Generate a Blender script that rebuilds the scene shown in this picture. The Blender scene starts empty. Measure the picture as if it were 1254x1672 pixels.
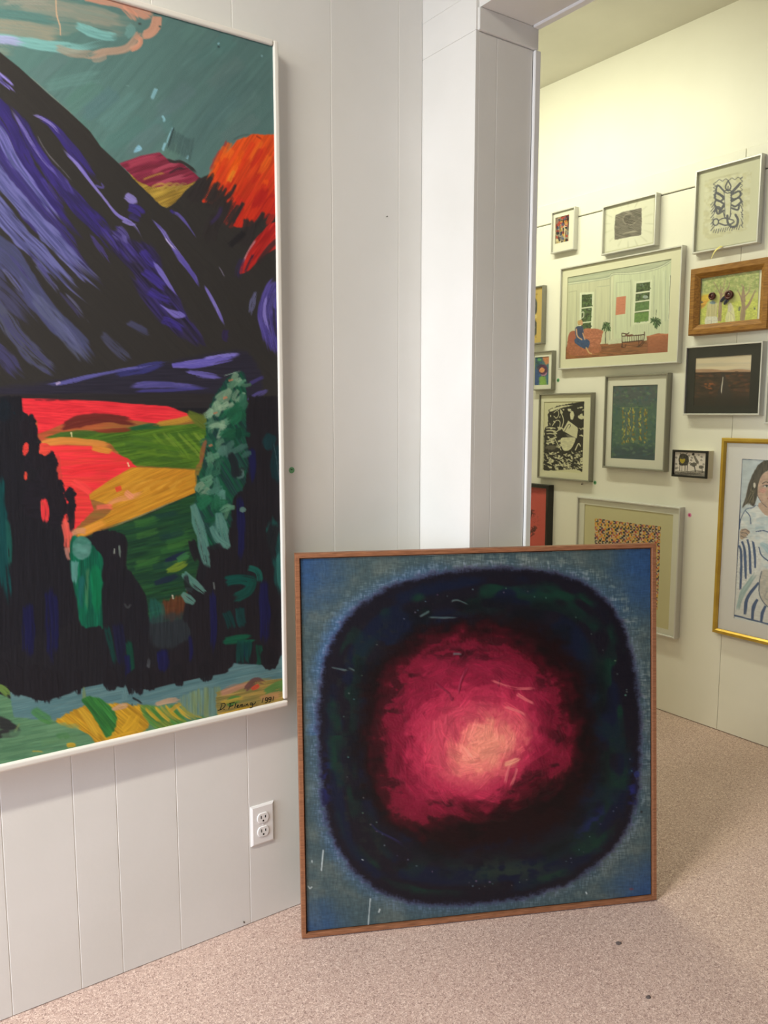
import bpy, bmesh, math, random
import numpy as np
from mathutils import Vector, Matrix

scene = bpy.context.scene
COL = scene.collection

# ------------------------------------------------------------------ camera
YAW, PITCH, F_PX = 0.9609, 0.1207, 1327.0
CAM = np.array([0.0, -1.932, 1.4035])
cam_data = bpy.data.cameras.new('camera'); cam = bpy.data.objects.new('camera', cam_data); COL.objects.link(cam)
cam.location = CAM; cam.rotation_euler = (math.pi / 2 - PITCH, 0, YAW - math.pi / 2)
cam_data.sensor_fit = 'HORIZONTAL'; cam_data.sensor_width = 36.0; cam_data.lens = 36.0 * F_PX / 1254.0
cam_data.clip_start = 0.02; cam_data.clip_end = 100
scene.camera = cam

# ------------------------------------------------------------------ sky, daylight, lamps, exposure
world = bpy.data.worlds.new('world'); scene.world = world; world.use_nodes = True
bg = world.node_tree.nodes['Background']; bg.inputs['Color'].default_value = (.62, .78, 1, 1); bg.inputs['Strength'].default_value = 1.2
def area(name, loc, rot, sx, sy, power, color, spread=180):
    l = bpy.data.lights.new(name, 'AREA'); l.shape = 'RECTANGLE'; l.size = sx; l.size_y = sy; l.energy = power; l.color = color; l.spread = math.radians(spread)
    o = bpy.data.objects.new(name, l); COL.objects.link(o); o.location = loc; o.rotation_euler = rot; return o
# glazed shop door behind the camera: sky light coming in
area('door_daylight', (-2.55, -.72, 1.45), (0, math.radians(-64), 0), 2.3, .95, 36, (.80, .87, 1.0), 105)
area('ambient_fill', (-2.55, -2.55, 1.55), (0, math.radians(-64), 0), 1.8, 1.9, 4, (.88, .92, 1.0), 105)  # unseen fill, added for ambient light in the front room
# ceiling tubes: warm white in the front room, yellow-green in the back room
area('front_tube_light', (-.85, -.95, 2.955), (0, 0, 0), 1.8, .10, 70, (1.0, .945, .80))
area('back_tube_light', (2.32, 1.0, 2.955), (0, math.radians(-20), 0), .14, 1.5, 20, (1.0, 1.0, .76))
scene.view_settings.view_transform = 'Standard'; scene.view_settings.look = 'None'
scene.view_settings.gamma = 1.0; scene.view_settings.use_curve_mapping = False
scene.view_settings.exposure = 0.14
scene.cycles.use_denoising = True
scene.cycles.max_bounces = 8; scene.cycles.diffuse_bounces = 5; scene.cycles.adaptive_threshold = .015; scene.cycles.transparent_max_bounces = 12
scene.cycles.caustics_reflective = False; scene.cycles.caustics_refractive = False

# ------------------------------------------------------------------ pixel helpers: image pixel to a place on a known plane, and back
_f = np.array([math.cos(YAW) * math.cos(PITCH), math.sin(YAW) * math.cos(PITCH), -math.sin(PITCH)])
_r = np.cross(_f, [0, 0, 1]); _r /= np.linalg.norm(_r); _u = np.cross(_r, _f)
def at(x, y, axis, value):
    v = _f + _r * (x - 627) / F_PX - _u * (y - 836) / F_PX
    return CAM + v * (value - CAM[axis]) / v[axis]
def px(P):
    q = np.asarray(P, float) - CAM; z = q @ _f
    return 627 + F_PX * (q @ _r) / z, 836 - F_PX * (q @ _u) / z

# ------------------------------------------------------------------ materials
def lin(c):
    c = np.asarray(c, np.float32) / 255.
    return np.where(c <= .04045, c / 12.92, ((c + .055) / 1.055) ** 2.4)
MATS = {}
def material(name, col, rough=.6, spec=.4, metal=0., bump=0., bscale=200., col2=None, cscale=8., detail=4., stretch=None, coat=0.):
    if name in MATS: return MATS[name]
    m = bpy.data.materials.new(name); m.use_nodes = True; nt = m.node_tree; b = nt.nodes['Principled BSDF']
    b.inputs['Base Color'].default_value = (*lin(col), 1); b.inputs['Roughness'].default_value = rough; b.inputs['Metallic'].default_value = metal
    b.inputs['Specular IOR Level'].default_value = spec; b.inputs['Coat Weight'].default_value = coat
    tc = nt.nodes.new('ShaderNodeTexCoord'); mp = nt.nodes.new('ShaderNodeMapping'); nt.links.new(tc.outputs['Object'], mp.inputs[0])
    if stretch: mp.inputs['Scale'].default_value = stretch
    if col2 is not None:
        n = nt.nodes.new('ShaderNodeTexNoise'); n.inputs['Scale'].default_value = cscale; n.inputs['Detail'].default_value = detail
        r = nt.nodes.new('ShaderNodeValToRGB'); r.color_ramp.elements[0].position = .35; r.color_ramp.elements[1].position = .68
        r.color_ramp.elements[0].color = (*lin(col), 1); r.color_ramp.elements[1].color = (*lin(col2), 1)
        nt.links.new(mp.outputs[0], n.inputs['Vector']); nt.links.new(n.outputs['Fac'], r.inputs[0]); nt.links.new(r.outputs[0], b.inputs['Base Color'])
    if bump > 0:
        n = nt.nodes.new('ShaderNodeTexNoise'); n.inputs['Scale'].default_value = bscale; n.inputs['Detail'].default_value = 3
        bp = nt.nodes.new('ShaderNodeBump'); bp.inputs['Strength'].default_value = bump; bp.inputs['Distance'].default_value = .002
        nt.links.new(mp.outputs[0], n.inputs['Vector']); nt.links.new(n.outputs['Fac'], bp.inputs['Height']); nt.links.new(bp.outputs[0], b.inputs['Normal'])
    MATS[name] = m; return m
WHITE = material('wall_paint', (232, 231, 228), .48, .35, bump=.10, bscale=90, col2=(226, 225, 221), cscale=3)
FARWHITE = material('back_room_paint', (236, 234, 222), .42, .4, bump=.10, bscale=70, col2=(231, 229, 216), cscale=2.5)
CEIL = material('ceiling_paint', (222, 220, 208), .55, .4, bump=.25, bscale=14, col2=(214, 212, 200), cscale=3)
GREYWALL = material('grey_wall_paint', (118, 117, 116), .6, .3, bump=.1, bscale=80)  # grey given to unseen walls to cut bounce onto the jamb
DARK = material('gap_dark', (46, 44, 40), .9, .1)
TRIM = material('trim_paint', (236, 236, 236), .35, .5, bump=.05, bscale=60)
SILVER = material('silver_frame', (212, 211, 206), .38, .5, metal=.35, bump=.03, bscale=300)
GREYMETAL = material('grey_frame', (150, 148, 138), .36, .5, metal=.6, bump=.03, bscale=300)
WHITEFRAME = material('white_frame', (232, 228, 220), .4, .4, bump=.06, bscale=120)
BLACKFRAME = material('black_frame', (34, 33, 30), .45, .4, bump=.05, bscale=200)
GOLD = material('gold_frame', (206, 172, 74), .32, .5, metal=.55, bump=.06, bscale=200, col2=(190, 154, 60), cscale=14)
OAK = material('oak_frame', (164, 116, 52), .5, .35, bump=.3, bscale=60, col2=(126, 84, 34), cscale=22, stretch=(1, 8, 8))
WALNUT = material('walnut_frame', (158, 106, 74), .5, .35, bump=.25, bscale=70, col2=(124, 80, 54), cscale=26, stretch=(1, 9, 9))
PAPER = material('mat_board', (226, 224, 196), .85, .2, bump=.05, bscale=400)
PAPERWHITE = material('mat_board_white', (228, 227, 212), .85, .2, bump=.05, bscale=400)
PAPERCREAM = material('paper_cream', (214, 207, 164), .85, .2, bump=.05, bscale=400)
PAPERPALE = material('mat_board_pale', (226, 224, 222), .85, .2, bump=.05, bscale=400)
PAPERTAN = material('mat_board_tan', (196, 168, 96), .85, .2, bump=.05, bscale=400)
PAPERBLACK = material('mat_board_black', (30, 30, 30), .8, .2)
PLASTIC = material('outlet_plastic', (240, 239, 238), .3, .5)
SLOT = material('slot_dark', (24, 22, 22), .7, .2)
INK = material('signature_ink', (22, 34, 22), .5, .3)
GREENDOT = material('green_sticker', (124, 182, 136), .7, .2, col2=(114, 172, 126), cscale=200)
PINKDOT = material('pink_sticker', (226, 150, 186), .7, .2)
PINKDOT2 = material('pink_sticker_core', (190, 66, 112), .7, .2)
DARKDOT = material('pen_mark', (32, 56, 44), .8, .2); GREENCORE = material('green_sticker_core', (64, 112, 76), .8, .2)
BOXSIDE = material('box_side_paint', (222, 216, 192), .6, .3)
TAPE = material('yellow_tape', (226, 214, 140), .6, .3)
STEEL = material('steel', (120, 118, 112), .35, .5, metal=.8)

def paint_material(name, rough=.5, spec=.3, weave=.25, wscale=900.):
    m = bpy.data.materials.new(name); m.use_nodes = True; nt = m.node_tree; b = nt.nodes['Principled BSDF']
    a = nt.nodes.new('ShaderNodeAttribute'); a.attribute_name = 'paint'; nt.links.new(a.outputs['Color'], b.inputs['Base Color'])
    b.inputs['Roughness'].default_value = rough; b.inputs['Specular IOR Level'].default_value = spec
    tc = nt.nodes.new('ShaderNodeTexCoord'); n = nt.nodes.new('ShaderNodeTexNoise'); n.inputs['Scale'].default_value = wscale; n.inputs['Detail'].default_value = 2
    bp = nt.nodes.new('ShaderNodeBump'); bp.inputs['Strength'].default_value = weave; bp.inputs['Distance'].default_value = .001
    nt.links.new(tc.outputs['Object'], n.inputs['Vector']); nt.links.new(n.outputs['Fac'], bp.inputs['Height']); nt.links.new(bp.outputs[0], b.inputs['Normal'])
    return m
ACRYLIC = paint_material('acrylic_paint', .58, .22, .25, 700)
OILPAINT = paint_material('oil_paint', .42, .28, .3, 600)
PRINT = paint_material('print_paper', .8, .2, .05, 900)

def glass_material():
    m = bpy.data.materials.new('picture_glass'); m.use_nodes = True; nt = m.node_tree; nt.nodes.clear()
    o = nt.nodes.new('ShaderNodeOutputMaterial'); t = nt.nodes.new('ShaderNodeBsdfTransparent'); g = nt.nodes.new('ShaderNodeBsdfGlossy'); g.inputs['Roughness'].default_value = .03
    lw = nt.nodes.new('ShaderNodeLayerWeight'); lw.inputs['Blend'].default_value = .5; pw = nt.nodes.new('ShaderNodeMath'); pw.operation = 'POWER'; pw.inputs[1].default_value = 5
    f = nt.nodes.new('ShaderNodeMapRange'); f.inputs['To Min'].default_value = .035; f.inputs['To Max'].default_value = 1; x = nt.nodes.new('ShaderNodeMixShader')
    nt.links.new(lw.outputs['Facing'], pw.inputs[0]); nt.links.new(pw.outputs[0], f.inputs['Value'])
    nt.links.new(f.outputs[0], x.inputs[0]); nt.links.new(t.outputs[0], x.inputs[1]); nt.links.new(g.outputs[0], x.inputs[2]); nt.links.new(x.outputs[0], o.inputs[0]); return m
GLASS = glass_material()

def carpet_material():
    m = bpy.data.materials.new('speckled_carpet'); m.use_nodes = True; nt = m.node_tree; b = nt.nodes['Principled BSDF']; b.inputs['Roughness'].default_value = .75; b.inputs['Specular IOR Level'].default_value = .25
    tc = nt.nodes.new('ShaderNodeTexCoord')
    def noise(scale, detail, dist=0.):
        n = nt.nodes.new('ShaderNodeTexNoise'); n.inputs['Scale'].default_value = scale; n.inputs['Detail'].default_value = detail; n.inputs['Distortion'].default_value = dist
        nt.links.new(tc.outputs['Object'], n.inputs['Vector']); return n.outputs['Fac']
    def ramp(src, stops):
        r = nt.nodes.new('ShaderNodeValToRGB'); e = r.color_ramp.elements
        while len(e) < len(stops): e.new(.5)
        for k, (p, c) in enumerate(stops): e[k].position = p; e[k].color = (*lin(c), 1)
        nt.links.new(src, r.inputs[0]); return r.outputs[0]
    base = ramp(noise(2.2, 3), [(.35, (192, 165, 154)), (.65, (200, 173, 161))])
    f1 = noise(165, 1.5, 1.4); f2 = noise(185, 1.0, 1.6)
    def mix(a, bcol, fac, lo, hi, amt):
        mr = nt.nodes.new('ShaderNodeMapRange'); mr.inputs['From Min'].default_value = lo; mr.inputs['From Max'].default_value = hi; mr.inputs['To Max'].default_value = amt; nt.links.new(fac, mr.inputs['Value'])
        x = nt.nodes.new('ShaderNodeMix'); x.data_type = 'RGBA'; nt.links.new(mr.outputs[0], x.inputs[0]); nt.links.new(a, x.inputs[6]); x.inputs[7].default_value = (*lin(bcol), 1); return x.outputs[2]
    c = mix(base, (142, 116, 108), f1, .52, .62, .75); c = mix(c, (232, 210, 198), f2, .53, .62, .9)
    nt.links.new(c, b.inputs['Base Color'])
    bp = nt.nodes.new('ShaderNodeBump'); bp.inputs['Strength'].default_value = .25; bp.inputs['Distance'].default_value = .002; nt.links.new(f2, bp.inputs['Height']); nt.links.new(bp.outputs[0], b.inputs['Normal'])
    return m
CARPET = carpet_material()

# ------------------------------------------------------------------ mesh helpers
def link(name, me, mat, parent=None):
    o = bpy.data.objects.new(name, me); COL.objects.link(o)
    if mat: me.materials.append(mat)
    if parent: o.parent = parent
    return o
def tag(o, label=None, cat=None, group=None, kind=None):
    if label: o['label'] = label
    if cat: o['category'] = cat
    if group: o['group'] = group
    if kind: o['kind'] = kind
    return o
def thing(name, label, cat, loc, rot=(0, 0, 0), group=None):
    o = bpy.data.objects.new(name, None); COL.objects.link(o); o.location = loc; o.rotation_euler = rot; o.empty_display_size = .05
    return tag(o, label, cat, group)
def bm_box(bm, x0, x1, y0, y1, z0, z1):
    v = [bm.verts.new(p) for p in ((x0, y0, z0), (x1, y0, z0), (x1, y1, z0), (x0, y1, z0), (x0, y0, z1), (x1, y0, z1), (x1, y1, z1), (x0, y1, z1))]
    for q in ((3, 2, 1, 0), (4, 5, 6, 7), (0, 1, 5, 4), (1, 2, 6, 5), (2, 3, 7, 6), (3, 0, 4, 7)): bm.faces.new([v[i] for i in q])
def done(bm, name, mat, parent=None, bevel=0., seg=1, smooth=False):
    if bevel > 0: bmesh.ops.bevel(bm, geom=list(bm.edges), offset=bevel, segments=seg, affect='EDGES', profile=.5)
    bmesh.ops.recalc_face_normals(bm, faces=bm.faces)
    me = bpy.data.meshes.new(name); bm.to_mesh(me); bm.free()
    if smooth:
        for p in me.polygons: p.use_smooth = True
    return link(name, me, mat, parent)
def box(name, x0, x1, y0, y1, z0, z1, mat, parent=None, bevel=0., seg=1):
    bm = bmesh.new(); bm_box(bm, x0, x1, y0, y1, z0, z1); return done(bm, name, mat, parent, bevel, seg)

# ------------------------------------------------------------------ the rooms
XR, XJ, YJ, XF, HC = 1.482, 1.70, -.228, 3.215, 3.08      # return wall, back of the doorway, jamb, far wall, ceiling
HEAD, SEAM = 2.45, 2.393
tag(box('floor', -2.7, XF + .1, -4.3, 2.5, -.1, 0, CARPET), 'speckled pinkish beige carpet floor running through both rooms', 'floor', kind='structure')
tag(box('ceiling', -2.7, XF + .1, -4.3, 2.5, HC, HC + .1, CEIL), 'cream painted ceiling of the back room', 'ceiling', kind='structure')
# left wall: backing with separate planks, V grooves between them
wl = box('wall_left', -2.6, XR, .016, .12, 0, HC, TRIM); tag(wl, 'white painted plank wall left of the doorway', 'wall', kind='structure')
cuts = [-2.6, -2.3, -2.1, -1.95, -1.73, -1.5, -1.35, -1.2, -1.05, -.85, -.62, -.47, -.36, -.2, 0, .289, .446, .548, .70, .90, 1.18, 1.40, XR]
for a, b in zip(cuts[:-1], cuts[1:]):
    bm = bmesh.new()
    g, c, t = .0001, .0016, .016; e = c if b < XR else .0002
    prof = [(a + g, t), (a + g, c * .8), (a + g + c, 0), (b - g - e, 0), (b - g, e * .8), (b - g, t)]
    lo = [bm.verts.new((x, y, 0.002)) for x, y in prof]; hi = [bm.verts.new((x, y, HC)) for x, y in prof]
    for k in range(6): bm.faces.new((lo[k], lo[(k + 1) % 6], hi[(k + 1) % 6], hi[k]))
    bm.faces.new(lo); bm.faces.new(hi[::-1]); done(bm, 'plank', WHITE, wl)
# partition between the rooms: core, facing boards, jamb boards, head
wp = box('wall_partition', XR + .012, XJ - .012, YJ + .012, 2.4, 0, HC, WHITE); tag(wp, 'white partition wall beside the doorway', 'wall', kind='structure')
box('panel', XR, XR + .012, YJ, 0, 0, SEAM - .0002, WHITE, wp, .0008)
box('panel', XR, XR + .012, YJ, 0, SEAM + .0002, 2.4888, WHITE, wp, .0008)
box('panel', XR, XR + .012, YJ + .004, 0, 2.489, HC, WHITE, wp, .0006)
box('board', XR + .012, 1.5568, YJ, YJ + .012, 0, SEAM - .001, WHITE, wp, .001)
box('board', 1.5572, XJ + .002, YJ, YJ + .012, 0, SEAM - .001, WHITE, wp, .001)
box('board', XR + .006, XJ + .004, YJ - .007, YJ + .012, SEAM, HEAD, WHITE, wp, .002)
box('panel', XJ - .012, XJ, YJ, 2.4, 0, HC, FARWHITE, wp)
wh = box('wall_header', XR + .011, XJ - .022, -1.95, YJ + .012, HEAD, HC, WHITE); tag(wh, 'white header over the doorway between the rooms', 'wall', kind='structure')
box('casing', XJ - .022, XJ + .004, -1.95, YJ - .008, HEAD - .006, HEAD + .07, TRIM, wh, .003)
wq = box('wall_doorside', XR, XJ, -4.3, -1.95, 0, HC, GREYWALL); tag(wq, 'grey partition wall on the far side of the doorway', 'wall', kind='structure')
t1 = box('trim_1', XJ - .010, XJ + .012, YJ - .009, YJ + .004, 0, 2.391, TRIM, None, .002); tag(t1, 'narrow white corner bead down the edge of the doorway', 'trim', kind='structure')
# far wall: dark backing seen only through the joints, large boards in front
wf = box('wall_far', XF + .012, XF + .10, -4.3, 2.5, 0, HC, DARK); tag(wf, 'white boarded wall hung with framed pictures', 'wall', kind='structure')
VS = .075
for y0, y1 in ((-4.3, -2.367), (-2.365, -1.146), (-1.144, VS - .0008), (VS + .0008, 1.295), (1.297, 2.5)):
    box('panel', XF, XF + .012, y0, y1, .003, 2.3788, FARWHITE, wf, .0008)
    box('panel', XF, XF + .012, y0, y1, 2.3842, 2.4835, FARWHITE, wf, .002)
box('plaster', XF + .007, XF + .012, -4.3, 2.5, 2.480, HC, FARWHITE, wf)
# rooms closed off out of view; the front wall has a glazed door and a shop window
for nm, a, lb in (('wall_back_left', (XJ, XF, 2.4, 2.5, 0, HC), 'white end wall of the back room'), ('wall_right', (-2.7, XF + .1, -4.4, -4.3, 0, HC), 'grey wall on the right of both rooms')):
    tag(box(nm, *a, GREYWALL if nm == 'wall_right' else FARWHITE), lb, 'wall', kind='structure')
fw = box('wall_front', -2.7, -2.6, -4.3, -3.6, 0, HC, GREYWALL); tag(fw, 'grey shop front wall behind the viewer', 'wall', kind='structure')
for a in ((-1.5, -1.3, 0, HC), (-.2, .1, 0, HC), (-1.3, -.2, 2.65, HC), (-3.6, -1.5, 2.5, HC), (-3.6, -1.5, 0, .6)): box('wall_section', -2.7, -2.6, a[0], a[1], a[2], a[3], GREYWALL, fw)

# ------------------------------------------------------------------ painting kit
# Brush work is worked out as strokes on a numpy sheet and stored as colour on the
# fine mesh of each canvas, with the paint ridges as real relief.
_tab = np.random.RandomState(7).rand(16, 128, 128).astype(np.float32)

def vn(u, v, seed=0):
    """smooth value noise, 0..1"""
    t = _tab[seed % 16]
    u = np.asarray(u, np.float32) + seed * 17.3; v = np.asarray(v, np.float32) + seed * 5.7
    iu = np.floor(u).astype(np.int32); iv = np.floor(v).astype(np.int32)
    fu = u - iu; fv = v - iv
    fu = fu * fu * (3 - 2 * fu); fv = fv * fv * (3 - 2 * fv)
    a = t[iu & 127, iv & 127]; b = t[(iu + 1) & 127, iv & 127]
    c = t[iu & 127, (iv + 1) & 127]; d = t[(iu + 1) & 127, (iv + 1) & 127]
    return (a * (1 - fu) + b * fu) * (1 - fv) + (c * (1 - fu) + d * fu) * fv

def fbm(u, v, seed=0, n=3):
    s = 0; a = .5; tot = 0
    for k in range(n):
        s = s + a * vn(u * 2 ** k, v * 2 ** k, seed + k); tot += a; a *= .5
    return s / tot

def sstep(a, b, x):
    t = np.clip((x - a) / (b - a), 0, 1)
    return t * t * (3 - 2 * t)

def smooth_path(P, n=6, closed=False):
    P = np.array(P, np.float32)
    if len(P) < 3: 
        return np.stack([P[0] + (P[-1] - P[0]) * t for t in np.linspace(0, 1, 4)])
    if closed: Q = np.vstack([P[-1], P, P[0], P[1]])
    else: Q = np.vstack([2 * P[0] - P[1], P, 2 * P[-1] - P[-2]])
    out = []
    for i in range(1, len(Q) - 2):
        p0, p1, p2, p3 = Q[i - 1], Q[i], Q[i + 1], Q[i + 2]
        for t in np.arange(n) / n:
            out.append(.5 * ((2 * p1) + (-p0 + p2) * t + (2 * p0 - 5 * p1 + 4 * p2 - p3) * t * t + (-p0 + 3 * p1 - 3 * p2 + p3) * t ** 3))
    if not closed: out.append(Q[-2])
    return np.array(out, np.float32)

class Sheet:
    """a sheet of paint; coordinates are pixels of an enlarged image crop, s is cells per unit"""
    def __init__(self, x0, y0, x1, y1, s, col):
        self.x0, self.y0, self.s = x0, y0, s
        self.w = int((x1 - x0) * s) + 1; self.h = int((y1 - y0) * s) + 1
        self.c = np.empty((self.h, self.w, 3), np.float32); self.c[:] = np.array(col, np.float32) / 255
        self.r = np.zeros((self.h, self.w), np.float32)
        self.n = 0; self.dx = 0; self.dy = 0
    def box(self, P, pad):
        a = np.min(P, 0) - pad; b = np.max(P, 0) + pad
        i0 = max(int((a[0] - self.x0) * self.s), 0); i1 = min(int((b[0] - self.x0) * self.s) + 2, self.w)
        j0 = max(int((a[1] - self.y0) * self.s), 0); j1 = min(int((b[1] - self.y0) * self.s) + 2, self.h)
        if i1 <= i0 or j1 <= j0: return None
        X, Y = np.meshgrid(np.arange(i0, i1) / self.s + self.x0, np.arange(j0, j1) / self.s + self.y0)
        return slice(j0, j1), slice(i0, i1), X.astype(np.float32), Y.astype(np.float32)
    def put(self, sl, al, col, rel=0):
        al = np.clip(al, 0, 1)
        c = np.asarray(col, np.float32)
        if c.ndim == 1: c = c / 255
        self.c[sl] = self.c[sl] * (1 - al[..., None]) + c * al[..., None]
        if not np.isscalar(rel): self.r[sl] = self.r[sl] * (1 - .8 * al) + rel * al
    def poly(self, P, col, a=1, soft=2, rough=0, ang=None, cell=12, var=.08, col2=None, curve=True, gdir=None, rel=.5):
        self.n += 1; sd = self.n
        P = np.array(P, np.float32) + [self.dx, self.dy]
        if curve: P = smooth_path(P, 4, True)
        bx = self.box(P, soft + rough)
        if bx is None: return
        sj, si, X, Y = bx
        D = np.full(X.shape, 1e9, np.float32); ins = np.zeros(X.shape, bool)
        for k in range(len(P)):
            ax, ay = P[k]; ex, ey = P[(k + 1) % len(P)]
            vx, vy = ex - ax, ey - ay; L = vx * vx + vy * vy
            if L < 1e-9: continue
            t = np.clip(((X - ax) * vx + (Y - ay) * vy) / L, 0, 1)
            D = np.minimum(D, (X - ax - t * vx) ** 2 + (Y - ay - t * vy) ** 2)
            cr = (ay > Y) != (ey > Y)
            if vy != 0: ins ^= cr & (X < ax + (Y - ay) * vx / vy)
        D = np.sqrt(D); D = np.where(ins, D, -D)
        th = 0 if ang is None else math.radians(ang)
        st = 1 if ang is None else 9
        U = (X * math.cos(th) + Y * math.sin(th)) / (cell * st); V = (-X * math.sin(th) + Y * math.cos(th)) / cell
        nz = fbm(U, V, sd)
        al = sstep(-soft, soft, D + rough * (nz - .5) * 2) * a
        bn = vn(U, V * 3, sd + 3)
        c = np.array(col, np.float32) / 255
        if col2 is not None:
            c2 = np.array(col2, np.float32) / 255
            if gdir is None: m = sstep(.3, .7, nz)
            else:
                gx, gy = gdir; q = X * gx + Y * gy; lo = np.min(P @ [gx, gy]); hi = np.max(P @ [gx, gy])
                m = np.clip((q - lo) / (hi - lo + 1e-6) + (nz - .5) * .5, 0, 1)
            c = c * (1 - m[..., None]) + c2 * m[..., None]
        else: c = np.broadcast_to(c, X.shape + (3,))
        c = c * (1 + var * 2 * (bn - .5))[..., None]
        self.put((sj, si), al, c, bn * rel)
    def stroke(self, P, w, col, a=1, dry=.2, soft=2, bw=5, var=.12, taper=(.15, .25), col2=None, rel=.8, edge=None):
        self.n += 1; sd = self.n
        P = smooth_path(np.array(P, np.float32) + [self.dx, self.dy], 5)
        w = np.atleast_1d(np.array(w, np.float32)) / 2
        bx = self.box(P, w.max() + soft)
        if bx is None: return
        sj, si, X, Y = bx
        seg = np.linalg.norm(np.diff(P, axis=0), axis=1); T0 = np.concatenate([[0], np.cumsum(seg)]); LL = T0[-1] + 1e-6
        D = np.full(X.shape, 1e9, np.float32); T = np.zeros(X.shape, np.float32); S = np.zeros(X.shape, np.float32)
        for k in range(len(seg)):
            ax, ay = P[k]; vx, vy = P[k + 1] - P[k]; L = vx * vx + vy * vy
            if L < 1e-9: continue
            t = np.clip(((X - ax) * vx + (Y - ay) * vy) / L, 0, 1)
            qx = X - ax - t * vx; qy = Y - ay - t * vy
            d = qx * qx + qy * qy; m = d < D
            D = np.where(m, d, D); T = np.where(m, T0[k] + t * seg[k], T); S = np.where(m, np.sign(qy * vx - qx * vy), S)
        D = np.sqrt(D); tt = T / LL
        W = np.interp(tt, np.linspace(0, 1, len(w)), w).astype(np.float32)
        sdist = D * S
        br = .65 * vn(sdist / bw, T / (bw * 14), sd) + .35 * vn(sdist / bw * 2.3, T / (bw * 30), sd + 5)
        if taper[0] > 0 or taper[1] > 0:                      # ragged ends: every bristle starts and lifts on its own
            bn = .7 * vn(sdist / (bw * 1.6), 0 * T, sd + 2) + .3 * vn(sdist / (bw * .5), 0 * T, sd + 4)
            wob = (vn(T / 70, S * 2 + sd, sd + 1) - .5) * .45 + (vn(T / 22, S * 3, sd + 6) - .5) * .12
            W = W * (1 + wob)
            e0 = np.clip((tt - taper[0] * .8 * bn) / (taper[0] * .5 + 1e-3), 0, 1) if taper[0] > 0 else 1
            e1 = np.clip((1 - tt - taper[1] * .9 * bn) / (taper[1] * .5 + 1e-3), 0, 1) if taper[1] > 0 else 1
            ends = e0 * e1
            W = W * (.55 + .45 * ends)
        else: ends = 1
        al = sstep(-soft * .5, soft * .5, W - D + (br - .5) * soft) * ends
        if dry > 0:
            thr = dry * (.45 + .55 * tt ** 1.5)
            al = al * sstep(thr - .12, thr + .12, br)
        c = np.array(col, np.float32) / 255
        if col2 is not None:
            m = sstep(.35, .65, br) if edge is None else np.clip(sdist / (2 * W + 1e-3) * edge + .5, 0, 1)
            c = c * (1 - m[..., None]) + np.array(col2, np.float32) / 255 * m[..., None]
        else: c = np.broadcast_to(c, X.shape + (3,))
        c = c * (1 + var * 2 * (br - .5))[..., None]
        self.put((sj, si), al * a, c, br * rel)
    def line(self, P, w, col, a=1, soft=1):
        self.stroke(P, w, col, a, 0, soft, 4, .05, (0, 0), rel=.4)
    def dab(self, x, y, rx, ry, col, a=1, ang=0, rough=.3, soft=2, col2=None):
        t = np.linspace(0, 2 * math.pi, 9)[:-1]; c, s = math.cos(math.radians(ang)), math.sin(math.radians(ang))
        P = [(x + rx * math.cos(q) * c - ry * math.sin(q) * s, y + rx * math.cos(q) * s + ry * math.sin(q) * c) for q in t]
        self.poly(P, col, a, soft, rough * min(rx, ry), None, max(min(rx, ry) * .6, 1.5), .1, col2)
    def glaze(self, fn):
        X, Y = np.meshgrid(np.arange(self.w) / self.s + self.x0, np.arange(self.h) / self.s + self.y0)
        fn(self, X.astype(np.float32), Y.astype(np.float32))
    def sample(self, x, y):
        u = np.clip((x - self.x0) * self.s, 0, self.w - 1.001); v = np.clip((y - self.y0) * self.s, 0, self.h - 1.001)
        i = u.astype(int); j = v.astype(int); fu = (u - i); fv = (v - j)
        def bl(A):
            g, h = (fu[:, None], fv[:, None]) if A.ndim == 3 else (fu, fv)
            return (A[j, i] * (1 - g) + A[j, i + 1] * g) * (1 - h) + (A[j + 1, i] * (1 - g) + A[j + 1, i + 1] * g) * h
        return bl(self.c), bl(self.r)

def homography(C):
    """unit square (TL, TR, BR, BL) -> enlarged image pixels"""
    A = []; b = []
    for (u, v), (x, y) in zip(((0, 0), (1, 0), (1, 1), (0, 1)), C):
        A.append([u, v, 1, 0, 0, 0, -u * x, -v * x]); b.append(x)
        A.append([0, 0, 0, u, v, 1, -u * y, -v * y]); b.append(y)
    h = np.linalg.solve(np.array(A, float), np.array(b, float))
    return np.append(h, 1).reshape(3, 3)

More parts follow.
